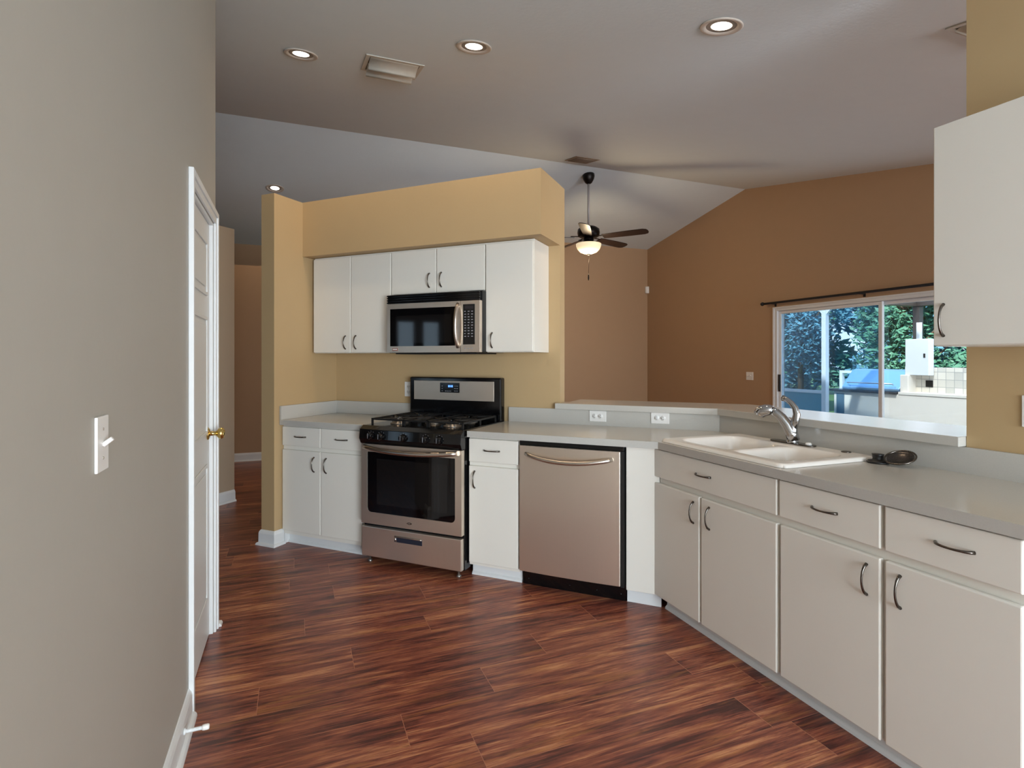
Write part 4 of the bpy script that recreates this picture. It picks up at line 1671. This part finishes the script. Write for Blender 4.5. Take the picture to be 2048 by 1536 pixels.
bm = B(); box(bm, 9.20, 9.34, 2.0, 5.92, 2.20, 2.33)
box(bm, 6.30, 9.20, 5.80, 5.92, 2.20, 2.33)
tag(obj('roof_beam', bm, M['albronze'], None, 0.004), 'dark beam along the edge of the patio roof', 'beam')
bm = B(); box(bm, 6.28, 9.34, 1.0, 5.92, 2.335, 2.36)
tag(obj('patio_roof', bm, M['poly']), 'white underside of the patio roof seen through the sliding door', 'roof')

# fence/hedge backdrop trees
def leaf_cloud(name, cx_, cy_, cz_, rx, ry, rz, n, m, parent, seed, size=0.12):
    rnd = random.Random(seed)
    bm = B()
    lumps = [(rnd.uniform(-.75, .75) * rx, rnd.uniform(-.75, .75) * ry, rnd.uniform(-.8, .8) * rz, rnd.uniform(.30, .55)) for _ in range(16)]
    for i in range(n):
        lx, ly, lz, lr = rnd.choice(lumps)
        u_ = Vector((rnd.gauss(0, 1), rnd.gauss(0, 1), rnd.gauss(0, 1))).normalized() * lr * rnd.uniform(0.75, 1.05)
        c_ = Vector((cx_ + lx + u_.x * rx * 0.9, cy_ + ly + u_.y * ry * 0.9, max(0.45, cz_ + lz + u_.z * rz * 0.9)))
        d_ = Vector((rnd.gauss(0, 1), rnd.gauss(0, 1), rnd.gauss(0, 1))).normalized()
        e_ = d_.orthogonal().normalized()
        s_ = size * rnd.uniform(0.6, 1.4)
        a, b_, c2, d2 = c_ - d_ * s_, c_ - e_ * s_ * 0.4, c_ + d_ * s_, c_ + e_ * s_ * 0.4
        bm.faces.new([bm.verts.new(a), bm.verts.new(b_), bm.verts.new(c2), bm.verts.new(d2)])
    me = bpy.data.meshes.new(name)
    bm.to_mesh(me); bm.free()
    me.materials.append(m)
    o = bpy.data.objects.new(name, me)
    COL.objects.link(o)
    o.parent = parent
    return o


def tree(x, y, h_, r_, m, label, seed, n=3600):
    t = thing('tree', label, 'tree', (x, y, -0.078), 0, 'trees beyond the patio')
    bm = B()
    rnd = random.Random(seed + 50)
    tube(bm, [(0, 0, 0), (0.05, 0.03, h_ * 0.3), (-0.04, 0.02, h_ * 0.6), (0, 0, h_ * 0.85)], [0.09, 0.07, 0.05, 0.03], 8)
    for k in range(7):
        a = rnd.uniform(0, 6.28)
        z_ = h_ * rnd.uniform(0.2, 0.7)
        tube(bm, [(0, 0, z_), (math.cos(a) * r_ * 0.4, math.sin(a) * r_ * 0.4, z_ + 0.3), (math.cos(a) * r_ * 0.8, math.sin(a) * r_ * 0.8, z_ + 0.8)], [0.05, 0.035, 0.015], 6)
    obj('trunk', bm, M['bark'], t)
    leaf_cloud('foliage', 0, 0, h_ * 0.5, r_, r_, h_ * 0.52, n, m, t, seed, 0.085)
    return t


tree(13.5, 14.6, 4.8, 1.12, M['leaf_blue'], 'bluish green leafy tree seen at the left edge of the glass door', 1, 9500)
tree(13.5, 11.7, 4.8, 1.12, M['leaf_blue'], 'bluish green leafy tree right behind the white screen post', 2, 9500)
tree(13.5, 8.8, 4.6, 1.12, M['leaf_dark'], 'green leafy tree behind the grill and door mullion', 3, 9500)
tree(13.5, 5.9, 4.4, 1.12, M['leaf_light'], 'lighter green leafy tree right of the meter box', 5, 9500)
hg = thing('hedge', 'dense green hedge far behind the trees, filling the gaps between them', 'hedge', (20.0, 13.0, -0.078))
for k in range(5):
    leaf_cloud('foliage', 0, -9 + k * 4.5, 2.9, 1.2, 3.0, 3.2, 9000, M['leaf_dark'] if k % 2 else M['leaf_blue'], hg, 20 + k, 0.20)

# things of one kind share a group
GROUPS = {'base_cabinet': 'white base cabinets under the worktops', 'wall_cabinet': 'white wall cabinets',
          'wall_outlet': 'white wall outlets', 'ceiling_vent': 'ceiling vents', 'worktop': 'grey laminate worktops',
          'light_switch': 'light switches on the walls'}
for o in COL.objects:
    key = o.name.split('.')[0]
    if o.parent is None and key in GROUPS and 'label' in o:
        o['group'] = GROUPS[key]
